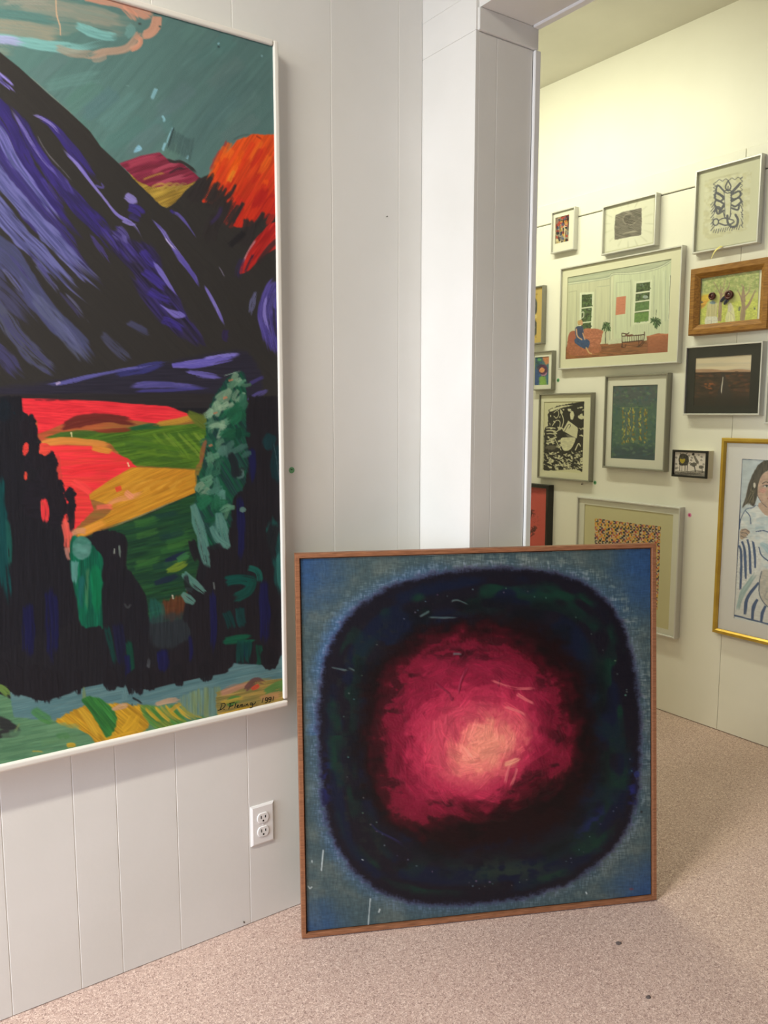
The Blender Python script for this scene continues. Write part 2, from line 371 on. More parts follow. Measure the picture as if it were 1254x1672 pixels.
# ------------------------------------------------------------------ the big mountain landscape
def paint_landscape():
    S = Sheet(-760, -260, 1290, 3560, .5, (92, 130, 127))
    T = 1045.
    # --- sky
    S.poly([(-760, -260), (1290, -260), (1290, 900), (-760, 900)], (95, 133, 129), .9, 4, 0, 130, 40, .02, (84, 114, 113), False, (.8, .3))
    for k in range(26):
        rr = np.random.RandomState(k); x = rr.rand() * 900 + 250; y = rr.rand() * 650 + 30
        S.stroke([(x, y), (x - 90, y + 70), (x - 190, y + 150)], 70, (90 + rr.rand() * 16 - 8, 126 + rr.rand() * 14 - 7, 124 + rr.rand() * 12 - 6), .45, .2, 18, 9, .05)
    S.stroke([(960, 190), (800, 330), (640, 520)], [120, 90, 60], (80, 108, 108), .35, .25, 20, 8)
    S.stroke([(1100, 300), (900, 480), (760, 700)], [150, 120, 90], (78, 106, 108), .35, .25, 24, 8)
    S.stroke([(180, 380), (330, 340), (480, 310)], 50, (104, 146, 142), .4, .3, 14, 6)
    S.stroke([(420, 560), (520, 470), (640, 380)], 80, (100, 142, 141), .35, .3, 20, 6)
    # cloud
    S.stroke([(-760, -60), (-300, 20), (0, 60), (300, 75), (520, 105), (640, 118)], [130, 170, 170, 140, 80], (138, 146, 135), .6, .3, 18, 9, .06, (.05, .1), (112, 136, 128))
    S.stroke([(-700, 120), (-200, 105), (0, 118), (160, 135), (330, 165)], [70, 84, 78, 60], (154, 152, 136), .9, .2, 10, 7, .07, (0, .12), (134, 142, 130))
    S.stroke([(60, 20), (230, 34), (400, 64), (560, 112)], [56, 74, 66, 50], (150, 150, 138), .85, .25, 10, 7, .06, (.1, .15), (132, 142, 132))
    S.stroke([(-200, 46), (60, 62), (240, 92), (340, 118)], [26, 40, 40, 26], (86, 128, 126), .8, .25, 8, 5)
    S.stroke([(0, 0), (140, 4), (260, 12)], [30, 40, 20], (146, 148, 138), .8, .3, 10, 6)
    S.stroke([(350, -20), (430, -4), (520, 14), (600, 40), (668, 80)], [40, 56, 54, 66, 60], (212, 150, 127), .92, .16, 8, 5, .06, (.05, .12), (186, 146, 128))
    S.stroke([(520, 20), (560, 60), (585, 100)], [30, 40, 24], (206, 146, 124), .7, .35, 8, 5)
    S.stroke([(672, 66), (664, 110), (640, 140), (590, 156)], [30, 44, 40, 26], (204, 150, 127), .9, .18, 6, 5, .06, (.05, .2))
    S.stroke([(575, 150), (600, 172), (585, 200), (540, 216)], [20, 26, 28, 20], (210, 150, 126), .92, .15, 5, 4, .06, (.05, .2))
    S.stroke([(600, 130), (540, 205), (440, 222), (380, 240), (330, 230)], [24, 30, 30, 34, 20], (186, 150, 130), .8, .28, 7, 5, .06, (.05, .25))
    S.stroke([(460, 235), (420, 252), (380, 250)], [20, 26, 16], (170, 148, 132), .6, .35, 7, 5)
    S.stroke([(300, 95), (380, 130), (460, 152), (545, 160)], [20, 44, 44, 18], (120, 176, 176), .9, .14, 5, 4)
    S.stroke([(540, 105), (560, 130), (530, 160)], [30, 40, 24], (116, 164, 162), .6, .3, 8, 5)
    S.stroke([(-300, 150), (0, 160), (90, 175), (200, 196), (330, 206), (430, 190), (540, 165)], [34, 40, 42, 42, 44, 40, 24], (128, 184, 184), .9, .16, 8, 5, .06)
    S.stroke([(-200, 165), (0, 168), (70, 178), (150, 200)], [30, 38, 28], (168, 170, 216), .85, .15, 8, 5)
    S.stroke([(-300, 212), (0, 212), (60, 222), (120, 232)], [40, 50, 40], (142, 146, 132), .5, .3, 10, 6)
    S.stroke([(220, 196), (320, 228), (430, 226)], [26, 36, 24], (164, 148, 132), .7, .3, 8, 5)
    S.line([(238, -10), (242, 60), (256, 110), (257, 148)], 6, (216, 176, 144), .8)
    S.dab(597, 101, 7, 5, (70, 80, 80)); S.dab(682, 113, 5, 4, (60, 86, 86))
    # light flecks
    for P, w in (([(672, 370), (655, 405), (642, 435)], 16), ([(708, 605), (698, 630), (692, 650)], 11), ([(740, 540), (722, 580), (708, 620)], 6),
                 ([(928, 190), (938, 180)], 8), ([(805, 660), (795, 680)], 10), ([(690, 490), (702, 510), (690, 520)], 10)):
        S.stroke(P, w, (140, 192, 208), .85, .1, 3, 4)
    S.poly([(590, 618), (606, 632), (600, 642), (570, 650)], (134, 186, 210), .95, 2)
    S.dab(933, 199, 5, 4, (50, 66, 72)); S.dab(1118, 238, 4, 5, (120, 160, 168)); S.dab(545, 365, 9, 2, (120, 160, 156), .6)
    for k in range(9):
        x = 740 + k * 12
        S.stroke([(x, 540 + k * 7), (x - 14, 600), (x - 30, 655 + k * 6)], 11, (66, 88, 90), .55, .35, 4, 3)
    S.stroke([(745, 535), (728, 590), (712, 645)], 7, (44, 60, 62), .8, .2, 3, 3)
    # --- dark mountain mass
    S.poly([(-760, -120), (-300, 20), (0, 222), (80, 285), (190, 385), (300, 480), (385, 560), (430, 625), (510, 700), (600, 790), (700, 882), (790, 800), (870, 752), (900, 740),
            (960, 700), (1300, 640), (1300, 1750), (-760, 1760)], (50, 48, 47), 1, 2, 1.5, 45, 14, .03, None, False)
    S.stroke([(100, 300), (200, 390), (290, 470), (380, 556)], 3, (128, 136, 128), .8, .35, 1.5, 2)
    # red and ochre hills beyond
    S.poly([(548, 735), (640, 775), (740, 785), (835, 770), (790, 815), (712, 886), (640, 830)], (168, 140, 62), 1, 2, 3, -20, 8, .2, (136, 110, 48), True)
    S.poly([(508, 696), (600, 664), (680, 648), (712, 676), (770, 690), (835, 742), (856, 762), (800, 788), (650, 800), (588, 772)], (136, 48, 72), 1, 2, 2, -18, 9, .16, (112, 40, 58), False)
    S.stroke([(535, 710), (620, 680), (700, 668)], 26, (158, 62, 84), .9, .2, 4, 4)
    S.stroke([(640, 740), (720, 705), (780, 700)], 20, (166, 70, 92), .9, .2, 4, 4)
    S.stroke([(650, 795), (730, 765), (820, 745)], 18, (170, 76, 98), .9, .2, 4, 4)
    S.stroke([(600, 770), (680, 740), (720, 745)], 9, (160, 120, 60), .8, .2, 3, 3)
    S.stroke([(700, 672), (740, 690), (770, 688), (810, 712), (856, 755)], [9, 14, 12, 16, 10], (52, 50, 50), .95, .1, 3, 3)
    S.stroke([(715, 742), (760, 720), (800, 720)], 10, (56, 40, 46), .8, .2, 3, 3)
    for k in range(7): S.stroke([(640 + k * 22, 800 + (k % 3) * 9), (680 + k * 16, 785 + (k % 2) * 12), (720 + k * 14, 786)], 9, (190 - k * 7, 158 - k * 6, 72), .7, .3, 3, 3)
    # orange hill
    S.poly([(1300, 566), (1165, 574), (1085, 572), (1012, 598), (962, 656), (905, 736), (884, 762), (862, 860), (900, 868), (960, 838), (985, 960), (1010, 972), (1070, 966), (1115, 905), (1170, 915), (1300, 930)],
           (222, 84, 30), 1, 3, 6, 122, 12, .12, (190, 40, 32), False, (.25, .95))
    for k in range(22):
        rr = np.random.RandomState(50 + k); x = 930 + rr.rand() * 230; y = 590 + rr.rand() * 190
        S.stroke([(x, y), (x - 26, y + 50), (x - 60, y + 105)], [22, 26, 12], [(236, 92, 24), (214, 58, 28), (240, 112, 34), (190, 38, 30)][k % 4], .6, .3, 5, 4)
    for k in range(16):
        rr = np.random.RandomState(400 + k); x = 1000 + rr.rand() * 200; y = 740 + rr.rand() * 150
        S.stroke([(x, y), (x - 30, y + 55), (x - 66, y + 110)], [20, 30, 14], [(196, 42, 32), (176, 34, 32), (208, 54, 30)][k % 3], .7, .3, 5, 4)
    for k in range(18):
        rr = np.random.RandomState(430 + k); t = k / 17; x = 890 + t * 120; y = 770 + t * 130 + rr.rand() * 40
        S.stroke([(x + 26, y - 46), (x, y), (x - 30, y + 60)], [8, 20, 26], (50, 44, 44), .8, .45, 5, 3)
    S.stroke([(1005, 720), (990, 745), (972, 790)], 16, (228, 138, 40), .8, .3, 4, 4)
    S.stroke([(1090, 578), (1112, 590), (1118, 602)], 7, (150, 50, 30), .7, .2, 3, 3)
    S.stroke([(985, 600), (1030, 578), (1080, 572)], 6, (70, 92, 92), .8, .2, 3, 3)
    for P, w in (([(880, 750), (845, 810), (800, 880)], 60), ([(905, 745), (880, 800), (850, 862)], 26), ([(935, 800), (905, 850), (870, 900)], 22), ([(975, 850), (950, 910), (930, 970)], 30),
                 ([(1045, 855), (1010, 920), (985, 960)], 14), ([(1128, 895), (1110, 940), (1060, 985)], 20), ([(1075, 930), (1050, 1010), (1020, 1060)], 60), ([(1010, 780), (985, 830), (960, 860)], 12),
                 ([(930, 900), (900, 980), (880, 1050)], 60)):
        S.stroke(P, w, (48, 44, 45), .92, .25, 6, 4)
    S.poly([(1300, 930), (1165, 948), (1120, 990), (1080, 1035), (1045, 1097), (1020, 1165), (1060, 1155), (1120, 1095), (1185, 1058), (1300, 1000)], (194, 44, 38), 1, 2, 3, 125, 8, .14, (166, 34, 34))
    S.stroke([(1100, 1010), (1072, 1050), (1050, 1090), (1025, 1150)], 8, (196, 140, 150), .8, .35, 3, 3)
    S.stroke([(1195, 1010), (1130, 1080), (1080, 1150)], 20, (54, 44, 46), .8, .3, 5, 4)
    S.stroke([(950, 870), (930, 920), (880, 970)], 18, (58, 44, 92), .6, .4, 5, 3)
    S.stroke([(1050, 980), (1000, 1030), (960, 1060)], 24, (36, 34, 38), .9, .2, 6, 4)
    # --- violet brush work on the mountain
    V1, V2, V3, V4 = (60, 48, 128), (96, 86, 168), (142, 132, 208), (88, 92, 148)
    S.stroke([(-60, 270), (0, 330), (45, 370), (78, 400)], [20, 40, 34, 10], V2, .9, .3, 5, 4, .2, col2=V3)
    S.stroke([(10, 420), (90, 520), (150, 640), (250, 770), (340, 880), (430, 975), (520, 1075), (600, 1140)], [18, 42, 50, 60, 70, 70, 60, 40], V1, .9, .25, 6, 6, .2, col2=(44, 38, 84))
    S.stroke([(25, 432), (70, 500), (130, 600), (200, 700), (290, 790), (380, 905)], [12, 16, 14, 14, 10], V3, .75, .35, 4, 3, .15, col2=V2)
    S.stroke([(125, 480), (220, 530), (285, 610), (350, 700), (420, 790), (450, 815)], [14, 34, 44, 40, 22], V1, .95, .25, 5, 5, .2, col2=(52, 44, 100))
    S.stroke([(130, 484), (180, 505), (230, 540), (270, 590)], [8, 12, 8], V3, .8, .3, 3, 3)
    S.stroke([(230, 600), (320, 690), (390, 780), (450, 855), (500, 915), (565, 955), (600, 1010), (625, 1080)], [5, 10, 13, 12, 10, 15, 10, 5], V3, .95, .2, 3, 3, .12, col2=(118, 108, 190))
    S.stroke([(400, 790), (440, 800), (430, 770)], 9, V2, .7, .3, 3, 3)
    S.stroke([(150, 560), (200, 650), (280, 740), (330, 800)], [5, 5], (120, 116, 130), .55, .5, 2, 2)
    S.stroke([(530, 828), (560, 850), (592, 872)], [26, 32, 18], V3, .85, .25, 4, 3)
    S.stroke([(540, 880), (580, 890), (620, 925)], [30, 44, 26], V1, .85, .3, 6, 4, .2); S.stroke([(545, 920), (580, 930), (600, 950)], [20, 34, 20], (54, 46, 100), .8, .3, 6, 4, .2)
    S.stroke([(515, 940), (560, 958), (590, 950)], 9, V3, .85, .2, 3, 3)
    S.stroke([(470, 970), (520, 1010), (545, 1075), (610, 1130)], [40, 70, 60, 40], V1, .7, .4, 8, 5, .2, col2=V2)
    S.stroke([(520, 990), (550, 1050), (590, 1110)], [14, 26, 14], (112, 104, 180), .5, .5, 5, 3)
    S.stroke([(640, 925), (690, 980), (730, 1040), (800, 1130), (850, 1200)], [8, 16, 14, 12, 4], V2, .9, .25, 3, 3, .15, col2=V3)
    S.stroke([(700, 1010), (750, 1070), (780, 1110)], 5, (196, 186, 226), .9, .3, 2, 2)
    S.stroke([(728, 898), (760, 915), (800, 960), (850, 1030)], [16, 14, 6, 4], V2, .85, .25, 3, 3)
    S.stroke([(725, 895), (745, 912)], 12, V1, .8, .1, 4, 3)
    # big slate swaths, left
    S.stroke([(-420, 60), (-160, 330), (0, 540), (60, 660), (130, 780), (220, 890), (310, 1000), (410, 1090)], [73, 98, 122, 134, 122, 98, 73, 37], V1, .95, .22, 8, 7, .2, col2=(46, 38, 96))
    S.stroke([(-300, 200), (-60, 500), (0, 570), (60, 690), (130, 790), (210, 890), (290, 985), (380, 1060)], [37, 61, 61, 59, 49, 44, 27, 10], V4, .9, .25, 8, 5, .12, col2=(112, 108, 178))
    S.stroke([(-420, 200), (-200, 450), (0, 720), (90, 830), (190, 950), (300, 1080), (400, 1200), (530, 1305)], [85, 110, 122, 110, 110, 98, 85, 37], (66, 56, 128), .9, .25, 9, 7, .18, col2=(52, 46, 100))
    S.stroke([(-200, 480), (0, 760), (100, 875), (200, 990), (310, 1110), (420, 1210), (530, 1302)], [41, 56, 61, 63, 71, 61, 10], V4, .9, .25, 8, 5, .12, col2=(106, 106, 166))
    S.stroke([(-300, 520), (0, 900), (80, 990), (180, 1090), (290, 1210), (370, 1280), (436, 1336)], [61, 85, 81, 85, 68, 49, 10], (84, 86, 144), .88, .28, 8, 6, .14, col2=(104, 106, 168))
    S.stroke([(-300, 760), (-60, 1020), (40, 1110), (140, 1240), (230, 1360), (320, 1450), (425, 1582)], [85, 98, 102, 102, 90, 85, 56], (82, 84, 136), .85, .3, 10, 6, .14, (.1, .12), (68, 72, 108))
    S.stroke([(120, 1230), (220, 1350), (310, 1460), (410, 1580)], [37, 54, 61, 41], (92, 98, 130), .6, .4, 10, 5)
    S.stroke([(-300, 930), (-40, 1190), (40, 1260), (120, 1350), (205, 1455)], [85, 98, 98, 73, 29], (68, 68, 102), .8, .35, 12, 6, .14)
    S.stroke([(-200, 1150), (0, 1330), (60, 1420), (140, 1510), (210, 1570), (262, 1612)], [73, 81, 73, 68, 73, 49], (86, 90, 118), .8, .35, 10, 5, .12, (.1, .1), (70, 70, 112))
    S.stroke([(-200, 1380), (0, 1510), (60, 1580), (125, 1650)], [73, 73, 68, 41], (66, 64, 108), .8, .35, 10, 5)
    S.stroke([(425, 1410), (480, 1470), (572, 1550)], [24, 49, 29], (72, 74, 104), .7, .4, 9, 5)
    S.stroke([(535, 1370), (590, 1400), (655, 1432)], [24, 37, 15], (72, 74, 112), .7, .4, 8, 5)
    # violet patch mid right
    S.poly([(470, 1040), (640, 1040), (700, 1150), (770, 1260), (875, 1450), (825, 1460), (700, 1390), (600, 1270), (560, 1160)], (54, 44, 110), .75, 10, 26, 50, 14, .3, (46, 40, 70))
    for P in ([(600, 1150), (660, 1190), (720, 1240)], [(620, 1230), (690, 1270), (760, 1290)], [(680, 1360), (740, 1380), (800, 1420)], [(600, 1060), (640, 1110), (680, 1140)]):
        S.stroke(P, 34, (62, 50, 138), .75, .4, 7, 4, .2)
    S.stroke([(645, 1105), (672, 1140), (712, 1200), (770, 1280)], [10, 22, 14, 4], (118, 108, 196), .9, .25, 3, 3)
    S.poly([(684, 1298), (720, 1318), (775, 1332), (792, 1350), (760, 1358), (730, 1342)], (116, 106, 190), .9, 3, 4, 30, 6, .2)
    S.stroke([(640, 1050), (760, 1240), (880, 1450)], [70, 70, 60], (50, 48, 47), .0, .2)
    S.stroke([(690, 1070), (790, 1250), (900, 1450)], [56, 70, 80], (50, 48, 47), .95, .1, 6, 5, .05)
    S.stroke([(725, 1040), (775, 1110), (830, 1180), (862, 1245)], [8, 22, 20, 6], (112, 102, 190), .9, .3, 3, 3, .15, col2=(84, 74, 156))
    S.stroke([(865, 1205), (905, 1275), (935, 1335), (968, 1410)], [5, 16, 15, 8], (136, 126, 208), .95, .2, 3, 3, .12, col2=(110, 100, 184))
    S.stroke([(965, 1400), (960, 1440), (985, 1450)], 26, (50, 40, 84), .8, .3, 5, 4)
    S.stroke([(932, 1135), (948, 1160), (962, 1190)], 4, (160, 150, 190), .7, .3, 2, 2)
    S.stroke([(850, 1110), (940, 1230), (1030, 1400), (1130, 1560)], [60, 80, 90, 90], (50, 48, 47), .9, .05, 6, 5, .05)
    # right edge violets
    S.stroke([(1192, 1168), (1150, 1215), (1122, 1290), (1118, 1360), (1140, 1440), (1160, 1530)], [14, 26, 26, 34, 40, 20], (104, 94, 184), .92, .25, 5, 4, .16, col2=(76, 66, 140))
    S.stroke([(1196, 1180), (1180, 1300), (1178, 1420), (1192, 1560)], [6, 16, 18, 8], (70, 62, 134), .8, .3, 4, 3)
    S.stroke([(1096, 1230), (1078, 1290), (1064, 1360)], [10, 24, 10], (104, 106, 150), .75, .4, 4, 3)
    S.stroke([(1085, 1075), (1035, 1180)], 12, (44, 36, 60), .7, .3, 4, 3)
    S.stroke([(1200, 1190), (1165, 1260), (1150, 1340), (1165, 1440), (1190, 1540)], [20, 46, 56, 60, 30], (96, 86, 176), .85, .35, 6, 4, .18, (.05, .15), (66, 58, 126))
    S.stroke([(1140, 1250), (1128, 1330), (1150, 1430)], [8, 14, 8], (140, 130, 206), .8, .35, 3, 3)
    S.stroke([(1168, 1300), (1172, 1380), (1185, 1460)], [10, 16, 8], (44, 40, 60), .8, .3, 4, 3)
    S.stroke([(1040, 1090), (1020, 1150), (1015, 1210)], [20, 30, 20], (52, 44, 84), .6, .4, 7, 4)
    for k in range(14):
        rr = np.random.RandomState(600 + k); x = 120 + rr.rand() * 330; y = 560 + (x - 120) * 1.25 + rr.rand() * 130
        S.stroke([(x, y), (x + 46, y + 66), (x + 96, y + 138)], [12, 22, 10], [(58, 46, 124), (76, 64, 148), (48, 42, 92)][k % 3], .6, .42, 5, 3.5, .2)
    for k in range(12):
        rr = np.random.RandomState(640 + k); x = -20 + rr.rand() * 300; y = 900 + x * 1.05 + rr.rand() * 260
        S.stroke([(x, y), (x + 60, y + 70), (x + 120, y + 150)], [8, 16, 8], [(112, 114, 168), (66, 62, 116), (96, 100, 146)][k % 3], .5, .5, 5, 3, .2)
    # lake band
    S.poly([(-760, 1640), (0, 1650), (300, 1610), (560, 1570), (800, 1530), (1050, 1500), (1100, 1690), (700, 1690), (0, 1710), (-760, 1710)], (44, 42, 56), 1, 10, 8, 0, 10, .1)
    S.stroke([(470, 1600), (600, 1575), (740, 1545)], [22, 40, 26], (58, 58, 124), .85, .25, 6, 5)
    S.stroke([(150, 1645), (250, 1638), (400, 1602), (540, 1575), (700, 1555), (760, 1545)], [10, 18, 13, 10, 14], (92, 90, 160), .9, .35, 3, 3)
    S.stroke([(236, 1640), (262, 1628)], 12, (176, 160, 200), .8, .2, 3, 3)
    S.stroke([(730, 1560), (800, 1555), (880, 1548), (960, 1530), (1045, 1518)], [20, 34, 34, 26, 14], (122, 112, 204), .95, .28, 4, 4, .14, (.02, .2), (96, 88, 176))
    S.stroke([(860, 1530), (960, 1516), (1040, 1508)], [8, 16, 10], (130, 122, 210), .9, .35, 3, 3)
    S.stroke([(780, 1580), (870, 1600), (970, 1612)], [14, 26, 12], (110, 102, 188), .85, .35, 4, 4)
    S.stroke([(520, 1650), (620, 1642), (720, 1640), (830, 1650), (930, 1648)], [18, 30, 26, 26, 10], (100, 94, 170), .9, .3, 5, 4, .14, col2=(76, 72, 138))
    S.stroke([(560, 1670), (760, 1662), (920, 1655)], [10, 14, 8], (70, 66, 140), .8, .35, 3, 3)
    S.stroke([(1060, 1640), (1110, 1615), (1140, 1600)], 16, (70, 62, 130), .7, .3, 4, 3)
    S.stroke([(1050, 1710), (1110, 1680), (1155, 1660)], [10, 26, 10], (92, 84, 158), .75, .35, 5, 3)
    S.stroke([(1120, 1780), (1160, 1745), (1192, 1735)], [14, 30, 24], (96, 90, 160), .8, .3, 5, 3)
    S.poly([(-760, 1690), (400, 1680), (900, 1680), (1060, 1720), (1060, 1790), (780, 1790), (600, 1740), (-760, 1760)], (46, 43, 46), 1, 6, 5, 0, 10, .06)
    # --- ground of the valley
    S.poly([(-760, 1740), (1300, 1740), (1300, 3560), (-760, 3560)], (32, 32, 38), 1, 3, 0, 90, 12, .08, None, False)
    S.poly([(92, 1705), (700, 1740), (890, 1790), (880, 1990), (838, 2100), (600, 2206), (330, 2300), (290, 2330), (270, 2200), (240, 1950), (150, 1860)], (196, 84, 58), 1, 5, 6, 0, 10, .1, (120, 110, 50), False, (.6, .4))
    S.poly([(92, 1698), (240, 1704), (400, 1708), (560, 1722), (720, 1734), (812, 1768), (800, 1784), (660, 1806), (560, 1792), (420, 1784), (300, 1796), (200, 1838), (160, 1850), (160, 1795), (98, 1755)],
           (236, 56, 66), 1, 2, 2, 4, 8, .08, (222, 48, 60), False)
    S.stroke([(130, 1702), (200, 1708), (380, 1702)], 5, (70, 34, 40), .8, .4, 2, 2)
    S.stroke([(240, 1830), (330, 1800), (440, 1785), (560, 1800), (630, 1812)], [26, 50, 44, 34, 10], (104, 42, 38), .95, .12, 6, 5, .12, (.1, .2))
    S.poly([(190, 1870), (260, 1846), (450, 1840), (600, 1816), (700, 1816), (880, 1806), (890, 1920), (832, 1998), (700, 1992), (560, 1986), (500, 1926), (470, 1892)], (84, 120, 38), 1, 3, 4, -10, 9, .14, (66, 102, 36), False)
    S.stroke([(370, 1840), (470, 1838), (600, 1828)], [10, 20, 12], (128, 48, 40), .8, .3, 4, 4)
    S.stroke([(540, 1832), (640, 1820), (720, 1818)], [14, 26, 16], (34, 88, 56), .85, .25, 5, 4)
    S.stroke([(660, 1812), (760, 1795), (830, 1780), (880, 1782)], [16, 26, 26, 14], (196, 150, 56), .9, .2, 5, 4, .1, (.1, .2), (170, 130, 50))
    S.poly([(800, 1755), (860, 1765), (900, 1780), (895, 1830), (840, 1815)], (92, 110, 44), .9, 5, 6, 40, 8)
    for k in range(12):
        x = 640 + k * 22
        S.stroke([(x, 1836), (x + 70, 1910), (x + 120, 1975)], 12, [(112, 150, 46), (64, 98, 36), (128, 156, 60)][k % 3], .55, .35, 4, 3)
    for k in range(14):
        rr = np.random.RandomState(80 + k); x = 510 + rr.rand() * 240; y = 1850 + rr.rand() * 110
        S.stroke([(x, y), (x + 60, y + 6), (x + 130, y + 18)], 20, [(94, 128, 40), (62, 96, 40), (76, 116, 34)][k % 3], .55, .3, 5, 4)
    S.stroke([(210, 1866), (330, 1850), (450, 1850)], [14, 30, 16], (68, 100, 44), .85, .25, 5, 4)
    S.line([(304, 1845), (306, 1862)], 6, (226, 216, 160), .9)
    S.poly([(165, 1905), (250, 1896), (430, 1905), (545, 1955), (585, 1990), (560, 2020), (450, 2080), (385, 2130), (400, 2175), (320, 2260), (280, 2300), (270, 2240), (262, 2150), (250, 2050), (240, 1950)],
           (240, 56, 66), 1, 3, 4, 0, 9, .08, (228, 64, 60), False)
    S.stroke([(165, 1895), (260, 1882), (380, 1886), (495, 1900)], [18, 34, 30, 16], (218, 140, 66), .95, .15, 5, 5, .08, (.05, .15))
    S.stroke([(380, 1905), (440, 1920), (500, 1930)], [20, 30, 16], (214, 150, 56), .85, .25, 5, 4)
    S.stroke([(260, 2020), (360, 2000), (500, 1990), (590, 1992)], [30, 40, 26, 10], (226, 50, 56), .8, .25, 6, 5)
    S.stroke([(240, 1930), (250, 2000), (262, 2080)], [22, 26, 20], (190, 70, 60), .6, .4, 5, 4)
    S.stroke([(300, 2050), (370, 2090), (400, 2120)], [30, 40, 24], (240, 74, 72), .7, .3, 6, 5)
    S.poly([(560, 1992), (700, 1996), (832, 2006), (838, 2098), (600, 2200), (430, 2255), (335, 2300), (322, 2262), (440, 2210), (480, 2172), (450, 2150), (385, 2130), (380, 2110), (470, 2048)],
           (204, 146, 46), 1, 3, 4, -24, 10, .1, (190, 130, 40), False)
    for k in range(10): S.stroke([(480 + k * 30, 2110 - k * 3), (560 + k * 26, 2070 - k * 2), (650 + k * 16, 2046)], 18, [(214, 158, 60), (188, 126, 36)][k % 2], .5, .35, 5, 4)
    S.stroke([(440, 2160), (510, 2130), (560, 2120), (640, 2090)], [14, 22, 20, 8], (226, 150, 110), .7, .35, 5, 4)
    S.stroke([(490, 2092), (525, 2080)], 22, (222, 72, 52), .9, .15, 4, 4); S.stroke([(530, 2095), (575, 2130)], 24, (232, 150, 112), .8, .25, 4, 4)
    S.stroke([(400, 2165), (460, 2160), (500, 2165)], 20, (238, 110, 90), .8, .3, 5, 4); S.stroke([(330, 2280), (400, 2250), (470, 2220)], 28, (222, 150, 60), .8, .3, 5, 4)
    S.line([(546, 1976), (550, 1988)], 6, (236, 190, 150), .9)
    S.stroke([(270, 2200), (290, 2290), (282, 2380)], [44, 40, 22], (224, 96, 84), .9, .25, 6, 5); S.stroke([(300, 2280), (340, 2265), (380, 2270)], 24, (206, 146, 110), .8, .3, 5, 4)
    # lower green field
    S.poly([(838, 2100), (600, 2206), (430, 2265), (380, 2290), (500, 2290), (530, 2380), (560, 2490), (650, 2660), (800, 2640), (850, 2400), (840, 2200)], (36, 78, 46), 1, 5, 6, -12, 10, .14, (28, 62, 46), False)
    S.stroke([(440, 2262), (600, 2200), (720, 2150), (830, 2108)], 6, (120, 128, 96), .8, .3, 2, 2)
    for k in range(20):
        rr = np.random.RandomState(120 + k); x = 540 + rr.rand() * 200; y = 2200 + rr.rand() * 300
        S.stroke([(x, y), (x + 60, y - 14), (x + 130, y - 36)], 26, [(48, 100, 50), (30, 70, 48), (62, 112, 52), (26, 58, 56)][k % 4], .6, .35, 6, 4)
    S.stroke([(690, 2396), (750, 2376), (820, 2350)], [14, 24, 12], (28, 36, 66), .85, .3, 6, 4)
    S.stroke([(640, 2494), (720, 2470), (790, 2440)], [14, 24, 12], (26, 36, 60), .8, .3, 6, 4)
    S.stroke([(700, 2440), (760, 2420), (815, 2390)], [16, 36, 16], (118, 142, 46), .8, .35, 6, 4)
    S.stroke([(750, 2395), (790, 2370), (820, 2365)], 24, (58, 118, 70), .8, .3, 5, 4)
    S.poly([(690, 2570), (740, 2550), (800, 2530), (780, 2620), (720, 2650), (690, 2630)], (104, 52, 34), .8, 8, 14, 90, 10, .15)
    S.poly([(640, 2560), (700, 2580), (700, 2640), (640, 2660)], (34, 92, 86), .7, 8, 14, 80, 10, .15)
    S.poly([(650, 2640), (830, 2620), (830, 2740), (660, 2760)], (46, 56, 62), .7, 12, 16, 90, 10, .15)
    # dark trees left with the red showing between
    S.poly([(-760, 1700), (92, 1690), (100, 1770), (130, 1780), (160, 1830), (165, 1890), (120, 1930), (100, 1960), (95, 2000), (105, 2060), (180, 2050), (215, 2140), (180, 2250), (240, 2260), (285, 2350), (290, 2400), (320, 2650), (-760, 3100)],
           (30, 30, 37), 1, 3, 8, 90, 10, .08, None, False)
    for x, y, rx, ry in ((128, 1835, 26, 70), (118, 1945, 22, 40), (150, 1960, 22, 46), (112, 2010, 14, 40), (212, 1985, 30, 62), (180, 2060, 40, 60), (225, 2030, 22, 50), (252, 2090, 24, 46), (300, 2110, 24, 30), (205, 2130, 34, 60), (264, 2150, 22, 44), (305, 2160, 18, 44), (150, 2130, 50, 90), (240, 2200, 30, 60)):
        S.dab(x, y, rx, ry, (32, 30, 38), 1, 4, .35, 3)
    for k in range(46):
        rr = np.random.RandomState(700 + k); t = rr.rand(); x = 100 + t * 190 + rr.rand() * 24 - 12; y = 1800 + t * 380 + rr.rand() * 80 - 20
        S.stroke([(x, y - 22 - rr.rand() * 20), (x + rr.rand() * 8 - 4, y), (x + rr.rand() * 10 - 5, y + 26 + rr.rand() * 24)], [10, 22 + rr.rand() * 14, 12], (33, 30, 37), .95, .25, 5, 3)
    S.stroke([(185, 2120), (195, 2180), (190, 2240)], [26, 34, 26], (226, 60, 66), 1, .2, 4, 4); S.dab(110, 1915, 12, 30, (220, 66, 60), 1, 10); S.dab(190, 1915, 26, 26, (226, 76, 64)); S.dab(110, 2030, 7, 18, (214, 74, 60)); S.stroke([(180, 2140), (182, 2160)], 10, (206, 70, 60), .9)
    S.stroke([(300, 2150), (308, 2210), (306, 2290)], [30, 24, 20], (34, 30, 38), .9, .3, 4, 4)
    S.stroke([(60, 1755), (64, 1770)], 9, (20, 40, 50)); S.dab(20, 1750, 30, 50, (22, 34, 44), .6, 0, .4, 8)
    S.stroke([(-10, 1980), (4, 2200), (20, 2450), (40, 2640)], [46, 44, 50, 30], (14, 72, 74), .9, .3, 8, 6); S.stroke([(30, 2200), (40, 2330), (45, 2450)], [20, 24, 10], (24, 92, 84), .8, .35, 5, 4)
    S.stroke([(-300, 2000), (-200, 2300), (-240, 2700)], [80, 120, 60], (18, 66, 66), .7, .35, 12, 8)
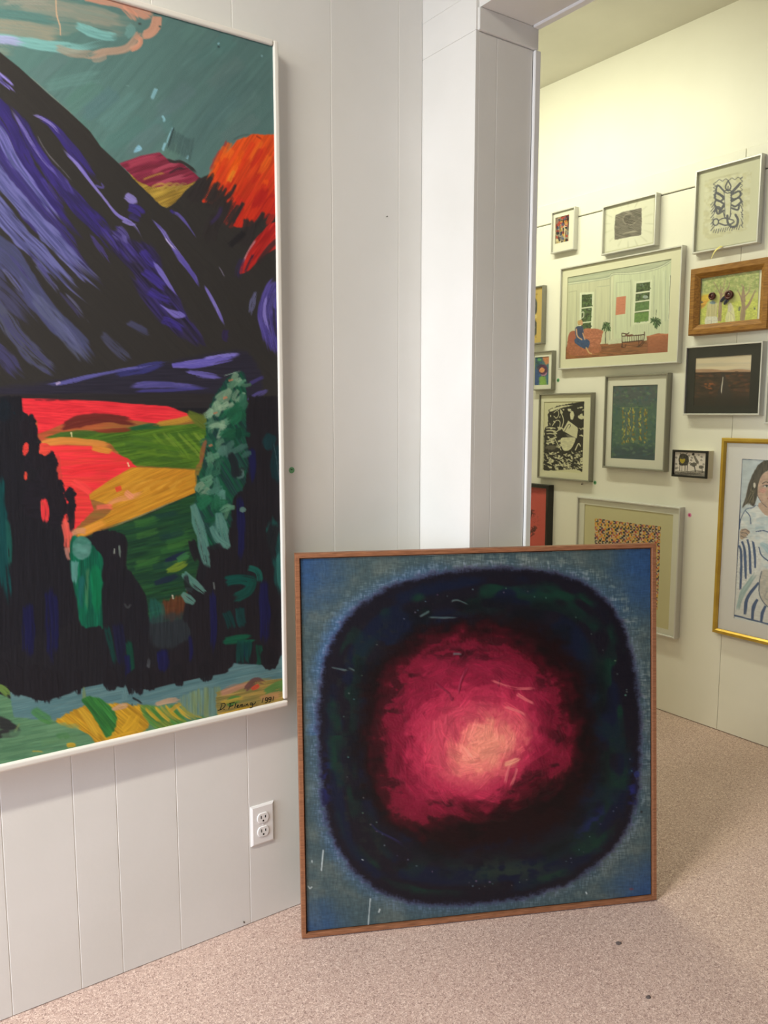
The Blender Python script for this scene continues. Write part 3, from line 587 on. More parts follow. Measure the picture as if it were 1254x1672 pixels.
    # teal tree
    S.poly([(300, 2310), (330, 2292), (440, 2380), (448, 2660), (420, 2670), (350, 2670), (322, 2540), (300, 2420)], (14, 84, 66), 1, 4, 6, 90, 9, .2, (12, 104, 76))
    S.dab(350, 2340, 42, 50, (88, 142, 132), 1, 0, .2, 4, (66, 126, 112)); S.stroke([(320, 2380), (318, 2440), (322, 2510)], [36, 30, 14], (92, 146, 140), .9, .3, 5, 4)
    S.stroke([(400, 2390), (415, 2500), (412, 2650)], [40, 50, 34], (10, 112, 74), .95, .2, 6, 5); S.stroke([(375, 2400), (372, 2500), (366, 2640)], [12, 14, 8], (86, 128, 90), .6, .4, 4, 3)
    S.stroke([(352, 2440), (345, 2540), (350, 2620)], [26, 26, 14], (28, 96, 96), .8, .3, 5, 4)
    S.stroke([(285, 2330), (290, 2370), (300, 2400)], [24, 16, 10], (186, 130, 116), .8, .35, 4, 4)
    # trunks and dark masses in the middle
    S.poly([(395, 2280), (440, 2262), (520, 2275), (545, 2320), (535, 2420), (520, 2520), (440, 2480), (440, 2380), (400, 2330)], (32, 31, 38), 1, 3, 5, 90, 8, .08)
    S.poly([(440, 2480), (540, 2430), (600, 2500), (630, 2580), (630, 2680), (600, 2960), (460, 2960), (440, 2700)], (31, 31, 38), 1, 4, 6, 90, 9, .08)
    S.stroke([(508, 2320), (512, 2360), (512, 2390)], [7, 9, 4], (130, 150, 140), .8, .2, 3, 3); S.stroke([(490, 2335), (486, 2370)], [4, 6], (170, 180, 168), .8); S.stroke([(530, 2570), (545, 2590), (560, 2570)], 10, (70, 76, 78), .6, .3, 4)
    S.stroke([(450, 2660), (480, 2780), (500, 2860)], [24, 26, 16], (16, 66, 60), .8, .35, 5, 4); S.stroke([(545, 2720), (560, 2820), (565, 2900)], [26, 30, 20], (14, 72, 56), .85, .3, 5, 4)
    S.stroke([(500, 2640), (515, 2760), (525, 2880)], [40, 44, 26], (26, 28, 58), .8, .35, 6, 5)
    # navy trunks
    for x, y0, y1, w in ((118, 2560, 2830, 54), (215, 2490, 2860, 60), (905, 2500, 2820, 30), (1024, 2070, 2440, 34), (1125, 2450, 2800, 44), (690, 2760, 2870, 44), (812, 2700, 2840, 24), (540, 2780, 2920, 30)):
        S.stroke([(x, y0), (x + 6, (y0 + y1) / 2), (x + 4, y1)], [w * .8, w, w * .7], (24, 26, 70), .85, .35, 8, 5, .15)
    # right dark trees
    S.poly([(1060, 1690), (1300, 1690), (1300, 2880), (1000, 2880), (830, 2920), (620, 2980), (640, 2850), (830, 2700), (780, 2640), (800, 2520), (880, 2460), (900, 2300), (960, 2150), (1050, 1950)], (33, 31, 37), .96, 5, 10, 90, 10, .08, None, False)
    for x, y0, y1, w in ((905, 2500, 2820, 32), (1024, 2090, 2440, 34), (1125, 2450, 2790, 44), (690, 2770, 2880, 46), (812, 2700, 2840, 24), (1075, 1900, 2080, 30), (1045, 2740, 2820, 20)):
        S.stroke([(x, y0), (x + 6, (y0 + y1) / 2), (x + 2, y1)], [w * .8, w, w * .7], (25, 27, 74), .85, .3, 8, 5, .15)
    S.stroke([(1170, 1850), (1150, 1890), (1160, 1930)], [40, 60, 40], (20, 58, 64), .8, .4, 8, 5); S.stroke([(1190, 1880), (1175, 1990), (1195, 2090)], [36, 44, 30], (16, 50, 56), .8, .4, 8, 5)
    S.stroke([(1150, 2190), (1170, 2300), (1195, 2420), (1200, 2600)], [50, 60, 60, 26], (28, 86, 82), .85, .3, 8, 6, .15, col2=(22, 66, 68))
    S.stroke([(1195, 2340), (1200, 2440), (1210, 2560)], [34, 40, 24], (48, 110, 104), .8, .35, 6, 5)
    S.stroke([(1180, 2220), (1150, 2330), (1180, 2420)], [40, 50, 40], (32, 30, 36), .85, .2, 7, 5); S.dab(1195, 2660, 26, 80, (30, 30, 36), .9, 0, .3, 6)
    for P, w, c in (([(950, 2480), (1030, 2470), (1110, 2490)], 44, (12, 80, 72)), ([(1080, 2460), (1060, 2520), (980, 2560)], 40, (16, 74, 66)), ([(940, 2735), (1010, 2728), (1105, 2720)], [30, 40, 34], (16, 92, 66)),
                    ([(1040, 2720), (1035, 2800), (1040, 2850)], [60, 80, 60], (14, 66, 62)), ([(1020, 2580), (1030, 2650), (1050, 2690)], 40, (18, 64, 64)), ([(1050, 2420), (1100, 2440), (1110, 2500)], 26, (24, 96, 86)),
                    ([(960, 2600), (985, 2660), (990, 2700)], 34, (16, 56, 56)), ([(1100, 2740), (1110, 2820), (1090, 2860)], 30, (14, 72, 56))):
        S.stroke(P, w, c, .85, .35, 7, 5, .18)
    S.dab(1035, 2173, 14, 12, (96, 130, 122), .9); S.dab(1170, 2862, 16, 7, (130, 150, 150), .9)
    S.stroke([(1165, 1880), (1180, 1960), (1198, 2090)], 3, (110, 130, 136), .5, .3, 2)
    # --- pale sage tree at right of the fields
    A, B, C3, D = (144, 180, 150), (98, 150, 122), (36, 106, 76), (60, 124, 100)
    S.poly([(985, 1600), (1040, 1590), (1055, 1700), (1050, 1850), (1060, 1960), (1040, 2080), (1000, 2120), (980, 2260), (930, 2340), (880, 2330), (840, 2200), (835, 2060), (870, 1960), (880, 1800), (900, 1720), (950, 1640)], (24, 84, 62), .97, 4, 10, 60, 9, .2, (30, 60, 60))
    rr = np.random.RandomState(3)
    for x, y, l, w, c in ((1010, 1625, 40, 34, A), (985, 1650, 44, 34, B), (1040, 1640, 34, 22, B), (960, 1690, 60, 40, A), (1015, 1690, 50, 28, A), (925, 1740, 60, 40, A), (900, 1775, 44, 40, A), (950, 1790, 60, 34, B), (960, 1740, 50, 30, (158, 190, 160)), (905, 1820, 50, 40, B), (940, 1840, 60, 30, A),
                          (980, 1760, 50, 30, C3), (1010, 1770, 60, 44, C3), (980, 1850, 70, 50, C3), (1030, 1720, 50, 40, D), (1020, 1850, 50, 34, (20, 76, 60)), (890, 1890, 44, 30, D), (930, 1900, 40, 30, B), (1000, 1920, 60, 34, (86, 136, 124)), (950, 1930, 40, 34, (84, 130, 118)),
                          (1040, 1930, 40, 30, (70, 116, 108)), (895, 1960, 50, 40, B), (905, 2010, 50, 34, D), (880, 2050, 50, 34, B), (930, 1990, 44, 28, (50, 104, 84)), (1015, 2010, 44, 34, (46, 60, 62)), (870, 2090, 44, 40, A), (920, 2080, 60, 34, (74, 128, 112)), (940, 2130, 60, 34, (88, 140, 128)), (880, 2150, 60, 50, C3),
                          (925, 2160, 60, 44, C3), (960, 2190, 60, 30, B), (905, 2220, 40, 40, (26, 92, 66)), (1010, 1740, 40, 30, C3), (930, 2240, 50, 28, (60, 110, 104))):
        for q in range(2):
            a = 1.5 + rr.rand() * 1.7; k2 = 1.2 + rr.rand() * .6; b = (rr.rand() - .5) * 1.2; jx, jy = rr.rand(2) * 26 - 13
            dx, dy = math.cos(a) * l * k2, math.sin(a) * l * k2
            c2 = tuple(np.clip(np.array(c) * (.86 + rr.rand() * .26), 0, 255))
            S.stroke([(x + jx - dx * .5, y + jy - dy * .5), (x + jx + dy * b * .3, y + jy - dx * b * .3), (x + jx + dx * .5, y + jy + dy * .5)], [w * .5, w * .8, w * .5], c2, .8, .34, 6, 3.2, .2, (.12, .2), tuple(np.array(c2) * .78))
    for x, y in ((962, 1696), (920, 1762), (900, 1900), (985, 1620)): S.stroke([(x - 12, y + 4), (x, y), (x + 12, y - 4)], 9, (186, 120, 90), .8, .3, 3, 3)
    S.stroke([(880, 1870), (866, 1920), (852, 1990)], [16, 22, 12], (150, 84, 60), .75, .35, 5, 4)
    S.stroke([(950, 1605), (1000, 1590), (1035, 1578)], 5, (150, 180, 160), .7, .4, 2, 2)
    S.stroke([(975, 1920), (1000, 1980), (1010, 2040), (1030, 2050)], [20, 28, 30, 14], (30, 36, 42), .9, .2, 5, 4); S.stroke([(1005, 2040), (1035, 2030), (1030, 1990)], 9, (100, 130, 126), .7, .3, 3, 3)
    for P, w in (([(820, 2140), (840, 2220), (862, 2310), (888, 2440)], [22, 44, 44, 26]), ([(930, 2180), (945, 2270), (965, 2350)], [30, 54, 40]), ([(900, 2240), (930, 2300), (990, 2340)], [20, 30, 20]), ([(780, 2440), (830, 2490), (885, 2535)], [26, 40, 16]), ([(775, 2530), (800, 2550), (835, 2575)], [20, 40, 22]), ([(790, 2510), (825, 2520)], [14, 22])):
        S.stroke(P, w, (100, 148, 138), .9, .32, 5, 4, .14, (.06, .12), (76, 124, 116))
    S.stroke([(815, 2295), (830, 2350), (850, 2410)], [30, 34, 20], (32, 32, 38), .95, .1, 4, 4); S.stroke([(790, 2440), (800, 2500), (840, 2540), (880, 2560)], [20, 24, 30, 30], (32, 32, 38), .8, .3, 5, 4)
    S.stroke([(905, 2310), (930, 2370), (920, 2440)], [50, 70, 60], (33, 31, 37), .85, .2, 7, 5); S.stroke([(848, 2590), (852, 2700), (858, 2820)], [60, 80, 70], (33, 31, 37), .85, .15, 8, 5); S.stroke([(735, 2535), (740, 2560)], 5, (190, 180, 160), .9)
    S.stroke([(640, 2790), (630, 2860), (615, 2960)], [6, 16, 22], (96, 106, 112), .6, .5, 4, 3); S.stroke([(912, 2480), (915, 2520)], 6, (120, 130, 128), .8)
    # --- foreground
    S.poly([(-760, 3060), (0, 2960), (200, 3040), (430, 3000), (600, 3000), (830, 2950), (1000, 2880), (1300, 2840), (1300, 3560), (-760, 3560)], (98, 142, 106), 1, 4, 8, -10, 10, .08, (84, 128, 96), False)
    S.poly([(1300, 2750), (1216, 2776), (1180, 2830), (1120, 2836), (1000, 2830), (962, 2872), (880, 2886), (830, 2896), (650, 2940), (560, 2940), (440, 2918), (360, 2935), (260, 2970), (180, 2990), (40, 2950), (60, 3060), (300, 3080), (440, 3030), (600, 3020), (780, 2995), (930, 2952), (1070, 2910), (1216, 2894), (1300, 2890)],
           (98, 134, 138), 1, 3, 5, -12, 9, .07, (86, 124, 130), False)
    # tree feet reaching into the path
    for x, y, w, h in ((70, 2960, 60, 90), (150, 2980, 60, 120), (200, 2990, 60, 110), (250, 2970, 40, 90), (330, 2950, 40, 70), (20, 2920, 60, 80), (590, 2950, 50, 70), (470, 2930, 70, 50), (640, 2930, 60, 50), (760, 2910, 60, 50), (880, 2890, 60, 40), (1150, 2840, 70, 40), (560, 2950, 40, 60)):
        S.stroke([(x - 4, y - h), (x, y - h * .4), (x + 4, y + 26)], [w, w * .9, w * .35], (31, 30, 36), .97, .2, 6, 4, .06, (0, .2))
    S.stroke([(530, 2990), (535, 2940), (536, 2912)], [26, 16, 5], (96, 132, 136), .9, .25, 4, 3); S.stroke([(360, 2990), (358, 2920)], [18, 4], (110, 134, 96), .9, .3, 3, 3)
    S.stroke([(560, 2975), (590, 2990), (610, 3010)], 9, (30, 32, 36), .9, .35, 3, 3); S.stroke([(565, 3000), (560, 3020)], 5, (40, 44, 44), .8)
    # ochres and greens
    S.poly([(240, 3080), (340, 3020), (400, 3000), (560, 3005), (640, 3020), (640, 3070), (600, 3130), (430, 3180), (380, 3130)], (202, 158, 44), 1, 5, 10, 40, 10, .14, (186, 140, 40))
    S.poly([(350, 2985), (400, 2972), (470, 3010), (498, 3060), (490, 3110), (460, 3150), (420, 3090), (380, 3030)], (58, 128, 60), 1, 4, 6, 50, 9, .16, (46, 108, 54))
    S.stroke([(330, 3010), (370, 3060), (410, 3120), (450, 3165)], [26, 34, 40, 26], (206, 164, 52), .85, .3, 5, 4); S.stroke([(470, 3030), (520, 3016), (560, 3012)], [14, 26, 18], (196, 158, 126), .85, .3, 5, 4)
    S.stroke([(520, 3130), (560, 3090), (590, 3030)], [40, 60, 40], (210, 164, 46), .85, .25, 6, 5); S.stroke([(440, 3170), (520, 3140), (600, 3120)], 30, (206, 158, 44), .8, .25)
    S.poly([(600, 3010), (700, 3020), (790, 3070), (780, 3100), (680, 3110), (630, 3080)], (74, 132, 66), .95, 5, 10, 35, 9, .2, (120, 144, 60))
    for k in range(12):
        x = 610 + k * 22
        S.stroke([(x, 3010 - k * 2), (x + 40, 3050 - k), (x + 90, 3096 - k * 3)], [8, 16, 8], [(196, 164, 50), (66, 126, 60), (210, 172, 60), (150, 150, 70)][k % 4], .85, .3, 4, 3)
    S.stroke([(650, 3010), (720, 2990), (790, 2985)], [14, 24, 12], (196, 160, 128), .85, .3, 5, 4); S.stroke([(720, 3040), (770, 3000), (790, 2990)], 18, (200, 160, 60), .8, .3, 4, 4)
    S.poly([(770, 2975), (930, 2930), (925, 3050), (880, 3060), (810, 3040)], (104, 138, 134), .95, 6, 8, 90, 10, .1, (120, 142, 104))
    S.poly([(925, 2955), (1060, 2905), (1160, 2896), (1300, 2890), (1300, 3020), (1090, 3070), (925, 3090)], (168, 142, 76), 1, 4, 8, -12, 9, .16, (132, 124, 70), False)
    S.stroke([(930, 2965), (1000, 2935), (1090, 2910)], [20, 30, 18], (182, 134, 112), .85, .3, 5, 4); S.stroke([(1040, 2950), (1090, 2908), (1140, 2915)], [20, 34, 20], (100, 66, 66), .85, .3, 5, 4)
    S.stroke([(1068, 2945), (1095, 2930), (1115, 2915)], [10, 20, 9], (206, 78, 56), .95, .2, 3, 3)
    S.stroke([(960, 3010), (1000, 2985), (1040, 2990)], [30, 44, 30], (76, 132, 64), .9, .25, 6, 4); S.stroke([(1120, 2960), (1180, 2930), (1250, 2915)], [26, 50, 44], (84, 130, 68), .9, .3, 6, 4)
    S.stroke([(930, 3000), (990, 2990), (1060, 2975)], 16, (190, 158, 66), .8, .3, 5, 4); S.stroke([(1100, 2985), (1160, 2970), (1215, 2955)], [20, 26, 26], (192, 146, 100), .8, .3, 5, 4)
    S.stroke([(930, 3052), (1000, 3040), (1110, 3010)], [20, 26, 18], (200, 160, 52), .85, .3, 5, 4); S.stroke([(980, 3046), (1040, 3036), (1090, 3020)], 13, (60, 118, 60), .85, .3, 4, 4)
    S.stroke([(130, 3020), (190, 3060), (240, 3090)], [30, 44, 30], (70, 130, 66), .7, .3, 8, 5); S.stroke([(240, 3150), (270, 3130), (300, 3160)], 26, (64, 124, 62), .7, .3, 6, 4); S.stroke([(280, 3180), (310, 3178), (330, 3186)], 16, (196, 160, 50), .9, .2, 4, 4)
    S.stroke([(0, 3255), (-60, 3270), (-200, 3300)], [20, 40, 50], (190, 156, 56), .9, .25, 6, 5); S.stroke([(130, 3205), (170, 3206), (195, 3212)], 6, (190, 170, 70), .8, .3, 3)
    S.stroke([(-30, 2930), (10, 2940), (50, 2980)], [20, 34, 20], (120, 158, 76), .8, .3, 6, 4)
    S.poly([(-160, 3060), (0, 3058), (60, 3090), (90, 3120), (70, 3140), (20, 3145), (-160, 3160)], (44, 46, 48), .95, 5, 8, 0, 9, .1)
    S.stroke([(60, 3130), (80, 3090), (92, 3080)], 14, (120, 140, 90), .7, .3, 4, 4)
    for k in range(16):
        r2 = np.random.RandomState(200 + k); x = -200 + r2.rand() * 460; y = 3090 + r2.rand() * 120
        S.stroke([(x, y), (x + 60, y - 12), (x + 120, y - 18)], 30, [(104, 148, 112), (88, 132, 100), (96, 140, 98)][k % 3], .5, .3, 8, 6)
    return S

# ------------------------------------------------------------------ the dark ring painting with the glowing red core
def sdf_closed(P, X, Y):
    D = np.full(X.shape, 1e9, np.float32); ins = np.zeros(X.shape, bool)
    for k in range(len(P)):
        ax, ay = P[k]; ex, ey = P[(k + 1) % len(P)]; vx, vy = ex - ax, ey - ay; L = vx * vx + vy * vy
        if L < 1e-9: continue
        t = np.clip(((X - ax) * vx + (Y - ay) * vy) / L, 0, 1)
        D = np.minimum(D, (X - ax - t * vx) ** 2 + (Y - ay - t * vy) ** 2)
        if vy != 0: ins ^= ((ay > Y) != (ey > Y)) & (X < ax + (Y - ay) * vx / vy)
    D = np.sqrt(D); return np.where(ins, D, -D)

def paint_orb():
    S = Sheet(10, 25, 1230, 1345, .62, (74, 88, 88))
    X, Y = np.meshgrid(np.arange(S.w) / S.s + S.x0, np.arange(S.h) / S.s + S.y0); X = X.astype(np.float32); Y = Y.astype(np.float32)
    c = lambda *v: np.array(v, np.float32) / 255
    mix = lambda A, B, m: A * (1 - np.clip(m, 0, 1)[..., None]) + B * np.clip(m, 0, 1)[..., None]
    n1 = fbm(X / 90, Y / 60, 1, 4); n2 = fbm(X / 26, Y / 18, 4, 3); n3 = vn(X / 5, Y / 3.2, 6)
    weave = .5 * vn(X / 2.2, Y / 14, 2) + .5 * vn(X / 14, Y / 2.2, 3)
    C = mix(np.broadcast_to(c(66, 84, 88), X.shape + (3,)), c(84, 96, 94), sstep(.4, .75, n1))
    # blue in the corners and down both sides
    r1 = np.minimum(np.minimum(np.hypot((X - 30) / 210, (Y - 80) / 260), np.hypot((X - 1200) / 190, (Y - 60) / 300)),
                    np.minimum(np.hypot((X - 35) / 190, (Y - 1330) / 190), np.hypot((X - 1200) / 210, (Y - 1190) / 170)))
    C = mix(C, c(46, 76, 116), sstep(1.0, .05, r1 + (n1 - .5) * .5) * .95)
    ring = smooth_path([(86, 600), (102, 430), (160, 295), (262, 198), (400, 138), (560, 108), (740, 102), (900, 122), (1005, 172), (1080, 255), (1124, 360), (1152, 520), (1158, 700), (1146, 880), (1106, 985), (1020, 1085), (900, 1160), (750, 1203), (600, 1222), (450, 1222), (330, 1196), (232, 1138), (152, 1040), (108, 920), (90, 760)], 6, True)
    D = sdf_closed(ring, X, Y)
    Dn = D + (n2 - .5) * 18 + (n3 - .5) * 6 + (weave - .5) * 14
    A = np.arctan2(Y - 660, X - 620)
    # pale scumble above and at the right, blue and violet halo round the ring
    C = mix(C, c(128, 136, 124), sstep(-90, -20, D) * sstep(.45, .7, n2 * .5 + weave * .5) * np.clip(np.cos(A + .9) * .5 + .45, 0, 1) * .9)
    hl = .3 + .7 * np.clip(-np.cos(A - .25), 0, 1)
    C = mix(C, c(58, 98, 152), hl * sstep(-62, -14, Dn) * (.30 + .65 * sstep(.2, .8, vn(A * 3, A * 0, 9))) * .68)
    C = mix(C, c(116, 130, 156), (.4 + .6 * hl) * sstep(-40, -10, Dn) * sstep(.54, .70, weave) * .6)
    C = mix(C, c(54, 50, 84), sstep(-20, -2, Dn) * .55)
    C = mix(C, c(20, 18, 28), sstep(-9, 9, Dn))
    # inside: navy, bottle green and black bands following the ring
    an = vn(A * 9 / 3.1416 + n1 * 2, D / 60, 5); an2 = vn(A * 26 / 3.1416, D / 26, 8)
    C = mix(C, c(13, 22, 44), sstep(10, 40, Dn) * sstep(.35, .65, an) * .9)
    C = mix(C, c(16, 48, 38), sstep(14, 46, Dn) * sstep(.42, .72, an2) * sstep(190, 90, D) * (.4 + .6 * sstep(.35, .7, n1)))
    C = mix(C, c(30, 36, 34), sstep(30, 70, D) * sstep(210, 150, D) * sstep(.55, .8, n2) * sstep(.3, .9, -np.cos(A)) * .7)
    C = mix(C, c(10, 14, 20), sstep(70, 120, D) * sstep(.4, .7, n1) * .8)
    C = mix(C, c(36, 50, 42), np.exp(-(((X - 720) / 170) ** 2 + ((Y - 1115) / 40) ** 2)) * sstep(.35, .6, n2) * .9)
    C = mix(C, c(30, 36, 96), (np.exp(-(((X - 1135) / 14) ** 2 + ((Y - 850) / 70) ** 2)) + np.exp(-(((X - 1000) / 60) ** 2 + ((Y - 950 + (X - 1000) * .9) / 26) ** 2)) * .6 + np.exp(-(((X - 108) / 16) ** 2 + ((Y - 820) / 90) ** 2)) * .8) * sstep(.3, .6, n2))
    core = smooth_path([(215, 640), (240, 480), (310, 380), (420, 300), (580, 262), (760, 270), (900, 340), (980, 470), (1010, 640), (1000, 800), (920, 930), (800, 1010), (640, 1050), (480, 1040), (340, 980), (250, 880), (215, 760)], 6, True)
    E0 = sdf_closed(core, X, Y) + (n2 - .5) * 50
    C = mix(C, c(24, 6, 10), sstep(-30, 40, E0)); C = mix(C, c(10, 6, 8), sstep(-10, 50, E0) * sstep(.5, .7, n1) * .6)
    red = smooth_path([(278, 640), (292, 540), (340, 440), (400, 370), (480, 330), (600, 306), (720, 330), (800, 380), (880, 440), (925, 500), (930, 600), (945, 730), (900, 800), (840, 830), (760, 880), (660, 930), (560, 935), (480, 960), (390, 965), (320, 900), (285, 800)], 6, True)
    E1 = sdf_closed(red, X, Y); sw = vn(A * 7 + np.hypot(X - 620, Y - 660) / 90, np.hypot(X - 620, Y - 660) / 16, 7)
    E1n = E1 - 8 + (n2 - .5) * 46 + (sw - .5) * 34 + (n1 - .5) * 50
    C = mix(C, c(62, 8, 20), sstep(-50, 14, E1n)); C = mix(C, c(112, 18, 42), sstep(2, 34, E1n + 10 * (n3 - .5)))
    C = mix(C, c(142, 28, 58), sstep(30, 110, E1n) * (.5 + .5 * sw))
    C = mix(C, c(54, 10, 20), sstep(.54, .66, fbm(X / 60, Y / 30, 11, 4)) * sstep(130, 30, E1) * sstep(-10, 20, E1n) * .9)
    C = mix(C, c(40, 8, 16), np.exp(-(((X - 560) / 120) ** 2 + ((Y - 385) / 24) ** 2)) * sstep(.35, .6, n2) * .9)
    pink = smooth_path([(385, 720), (400, 630), (450, 560), (540, 510), (650, 500), (740, 520), (795, 590), (800, 680), (770, 760), (700, 840), (620, 880), (510, 870), (430, 820)], 6, True)
    E2 = sdf_closed(pink, X, Y) + (n2 - .5) * 44 + (sw - .5) * 40
    C = mix(C, c(176, 44, 74), sstep(-26, 16, E2)); C = mix(C, c(196, 66, 88), sstep(20, 80, E2))
    q = np.hypot((X - 640) / 150, (Y - 700 + (X - 640) * .25) / 120) + (n2 - .5) * .35 + (sw - .5) * .3
    C = mix(C, c(226, 108, 108), sstep(1.15, .6, q)); C = mix(C, c(240, 146, 124), sstep(.8, .25, q) * .95)
    # canvas tooth
    C = C * (1 + (weave - .5) * .35 * sstep(20, -20, D))[..., None]
    S.c[:] = np.clip(C, 0, 1)
    rad = np.hypot(X - 620, Y - 660)
    S.r[:] = (.55 * n3 + .45 * sw) * sstep(-10, 40, E1) * .9 + weave * .35
    # knife and brush marks in the impasto
    rr = np.random.RandomState(5)
    for k in range(320):
        a = rr.rand() * 6.283; r = (rr.rand() ** .6) * 320; x = 620 + r * math.cos(a); y = 660 + r * .9 * math.sin(a); t = a + 1.57 + (rr.rand() - .5) * 1.5; l = 18 + rr.rand() * 40
        i, j = int((x - S.x0) * S.s), int((y - S.y0) * S.s); b = S.c[j, i] * 255; f = .80 + rr.rand() * .36
        S.stroke([(x - math.cos(t) * l, y - math.sin(t) * l), (x + rr.rand() * 10 - 5, y + rr.rand() * 10 - 5), (x + math.cos(t) * l, y + math.sin(t) * l)], 8 + rr.rand() * 22, np.clip(b * f, 0, 255), .42, .46, 4, 1.8, .3, rel=1.6)
    for P in ([(585, 420), (560, 480), (548, 540)], [(520, 515), (530, 540), (535, 520)], [(690, 470), (684, 500)], [(470, 480), (510, 510), (530, 530)]):
        S.stroke(P, 7, (120, 30, 54), .8, .1, 2, 3, rel=2.2)
    for P in ([(740, 515), (780, 540), (820, 560)], [(700, 560), (760, 580), (790, 600)], [(650, 470), (740, 500), (830, 500)], [(740, 740), (720, 770), (705, 830)], [(750, 760), (735, 810), (720, 840)]):
        S.stroke(P, 9, (216, 112, 112), .7, .35, 3, 3, rel=1.6)
    S.stroke([(700, 760), (740, 745), (765, 730)], 14, (240, 162, 130), .8, .3, 4, 3, rel=1.5)
    # flecks, drips and scratches
    for P, w in (([(98, 1045), (95, 1080), (92, 1112)], 4), ([(256, 1208), (252, 1260), (249, 1302)], 4), ([(48, 1166), (53, 1173), (60, 1168)], 4), ([(288, 1243), (285, 1252)], 5), ([(60, 1080), (60, 1084)], 5), ([(770, 1241), (780, 1241)], 4), ([(980, 1186), (982, 1190)], 4), ([(228, 1076), (232, 1078)], 4)):
        S.stroke(P, w, (190, 200, 200), .85, .25, 2, 2, taper=(0, 0))
    for k in range(60):
        a = rr.rand() * 6.283; x = 640 + 480 * math.cos(a) + rr.rand() * 30; y = 650 + 500 * math.sin(a) + rr.rand() * 30
        S.dab(x, y, 1.5 + rr.rand() * 2, 1 + rr.rand() * 1.5, (90 + rr.rand() * 60, 100 + rr.rand() * 60, 110 + rr.rand() * 50), .7)
    for P in ([(120, 430), (150, 436), (190, 445)], [(180, 430), (210, 445)], [(440, 262), (500, 264), (570, 263)], [(520, 215), (550, 205), (600, 225)], [(420, 262), (460, 240)], [(530, 385), (570, 386)]):
        S.stroke(P, 6, (96, 120, 116), .6, .45, 2, 2, rel=2)
    S.stroke([(255, 935), (275, 975), (340, 1010), (400, 1050)], 6, (36, 36, 80), .6, .4, 3, 3)
    S.dab(1132, 1175, 8, 4, (110, 60, 70), .7); S.dab(1166, 916, 4, 4, (40, 46, 50)); S.dab(1150, 790, 10, 12, (40, 50, 110), .7)
    return S

# ------------------------------------------------------------------ pictures on the far wall
def paint_mosaic():
    S = Sheet(140, 405, 232, 580, 1.6, (150, 140, 120)); rr = np.random.RandomState(4)
    cols = [(170, 58, 48), (36, 40, 70), (30, 30, 36), (196, 170, 110), (150, 70, 56), (70, 84, 120), (190, 150, 60), (128, 120, 110), (210, 196, 150)]
    S.poly([(140, 405), (232, 405), (232, 470), (140, 480)], (176, 60, 50), .9, 3, 4)
    for k in range(110):
        x = 148 + rr.rand() * 74; y = 418 + rr.rand() * 148; w = 4 + rr.rand() * 12; h = 4 + rr.rand() * 14; c = cols[rr.randint(9)]
        S.poly([(x, y), (x + w, y - 1), (x + w, y + h), (x, y + h + 1)], c, .85, 1, 1, None, 4, .15, None, False)
    for k in range(12): x = 152 + rr.rand() * 66; y = 430 + rr.rand() * 110; S.line([(x, y), (x + rr.rand() * 6 - 3, y + 18 + rr.rand() * 14)], 3, (24, 24, 30), .8)
    S.line([(196, 470), (197, 540)], 3, (226, 214, 180)); S.line([(188, 480), (206, 476)], 3, (226, 214, 180)); S.line([(170, 450), (214, 440)], 3, (20, 20, 30))
    return S

def paint_etching():
    S = Sheet(380, 290, 700, 640, .9, (226, 226, 206))
    for k in range(16):                                           # shade of the sheet's creases drawn in colour, fanning out from the plate
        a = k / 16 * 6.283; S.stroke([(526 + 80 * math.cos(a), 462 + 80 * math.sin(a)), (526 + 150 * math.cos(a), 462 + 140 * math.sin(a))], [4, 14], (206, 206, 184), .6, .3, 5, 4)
    S.poly([(462, 418), (500, 402), (596, 381), (597, 450), (593, 520), (520, 533), (457, 546), (456, 480)], (104, 100, 92), 1, 2, 2, 20, 5, .25, (128, 122, 112), False)
    rr = np.random.RandomState(8)
    for k in range(26):
        t = k / 26; S.line([(462 + t * 20, 440 + t * 80), (500 + t * 10, 500 + t * 20 - 40 * (1 - t)), (545, 470 + t * 40), (592, 430 + t * 60)], 2.2, (72, 68, 64) if k % 2 else (164, 158, 146), .7)
    for r in (10, 18, 26, 36): S.line([(535 + r * math.cos(a), 440 + r * .8 * math.sin(a)) for a in np.linspace(.4, 5, 9)], 2.5, (62, 58, 56) if r % 4 else (170, 164, 150), .85)
    for k in range(40): x = 462 + rr.rand() * 128; y = 425 + rr.rand() * 100; S.line([(x, y), (x + 10, y - 3 + rr.rand() * 6)], 2, (70, 66, 62), .6)
    S.stroke([(490, 520), (540, 505), (588, 500)], 8, (176, 170, 154), .7, .3, 2, 3)
    return S

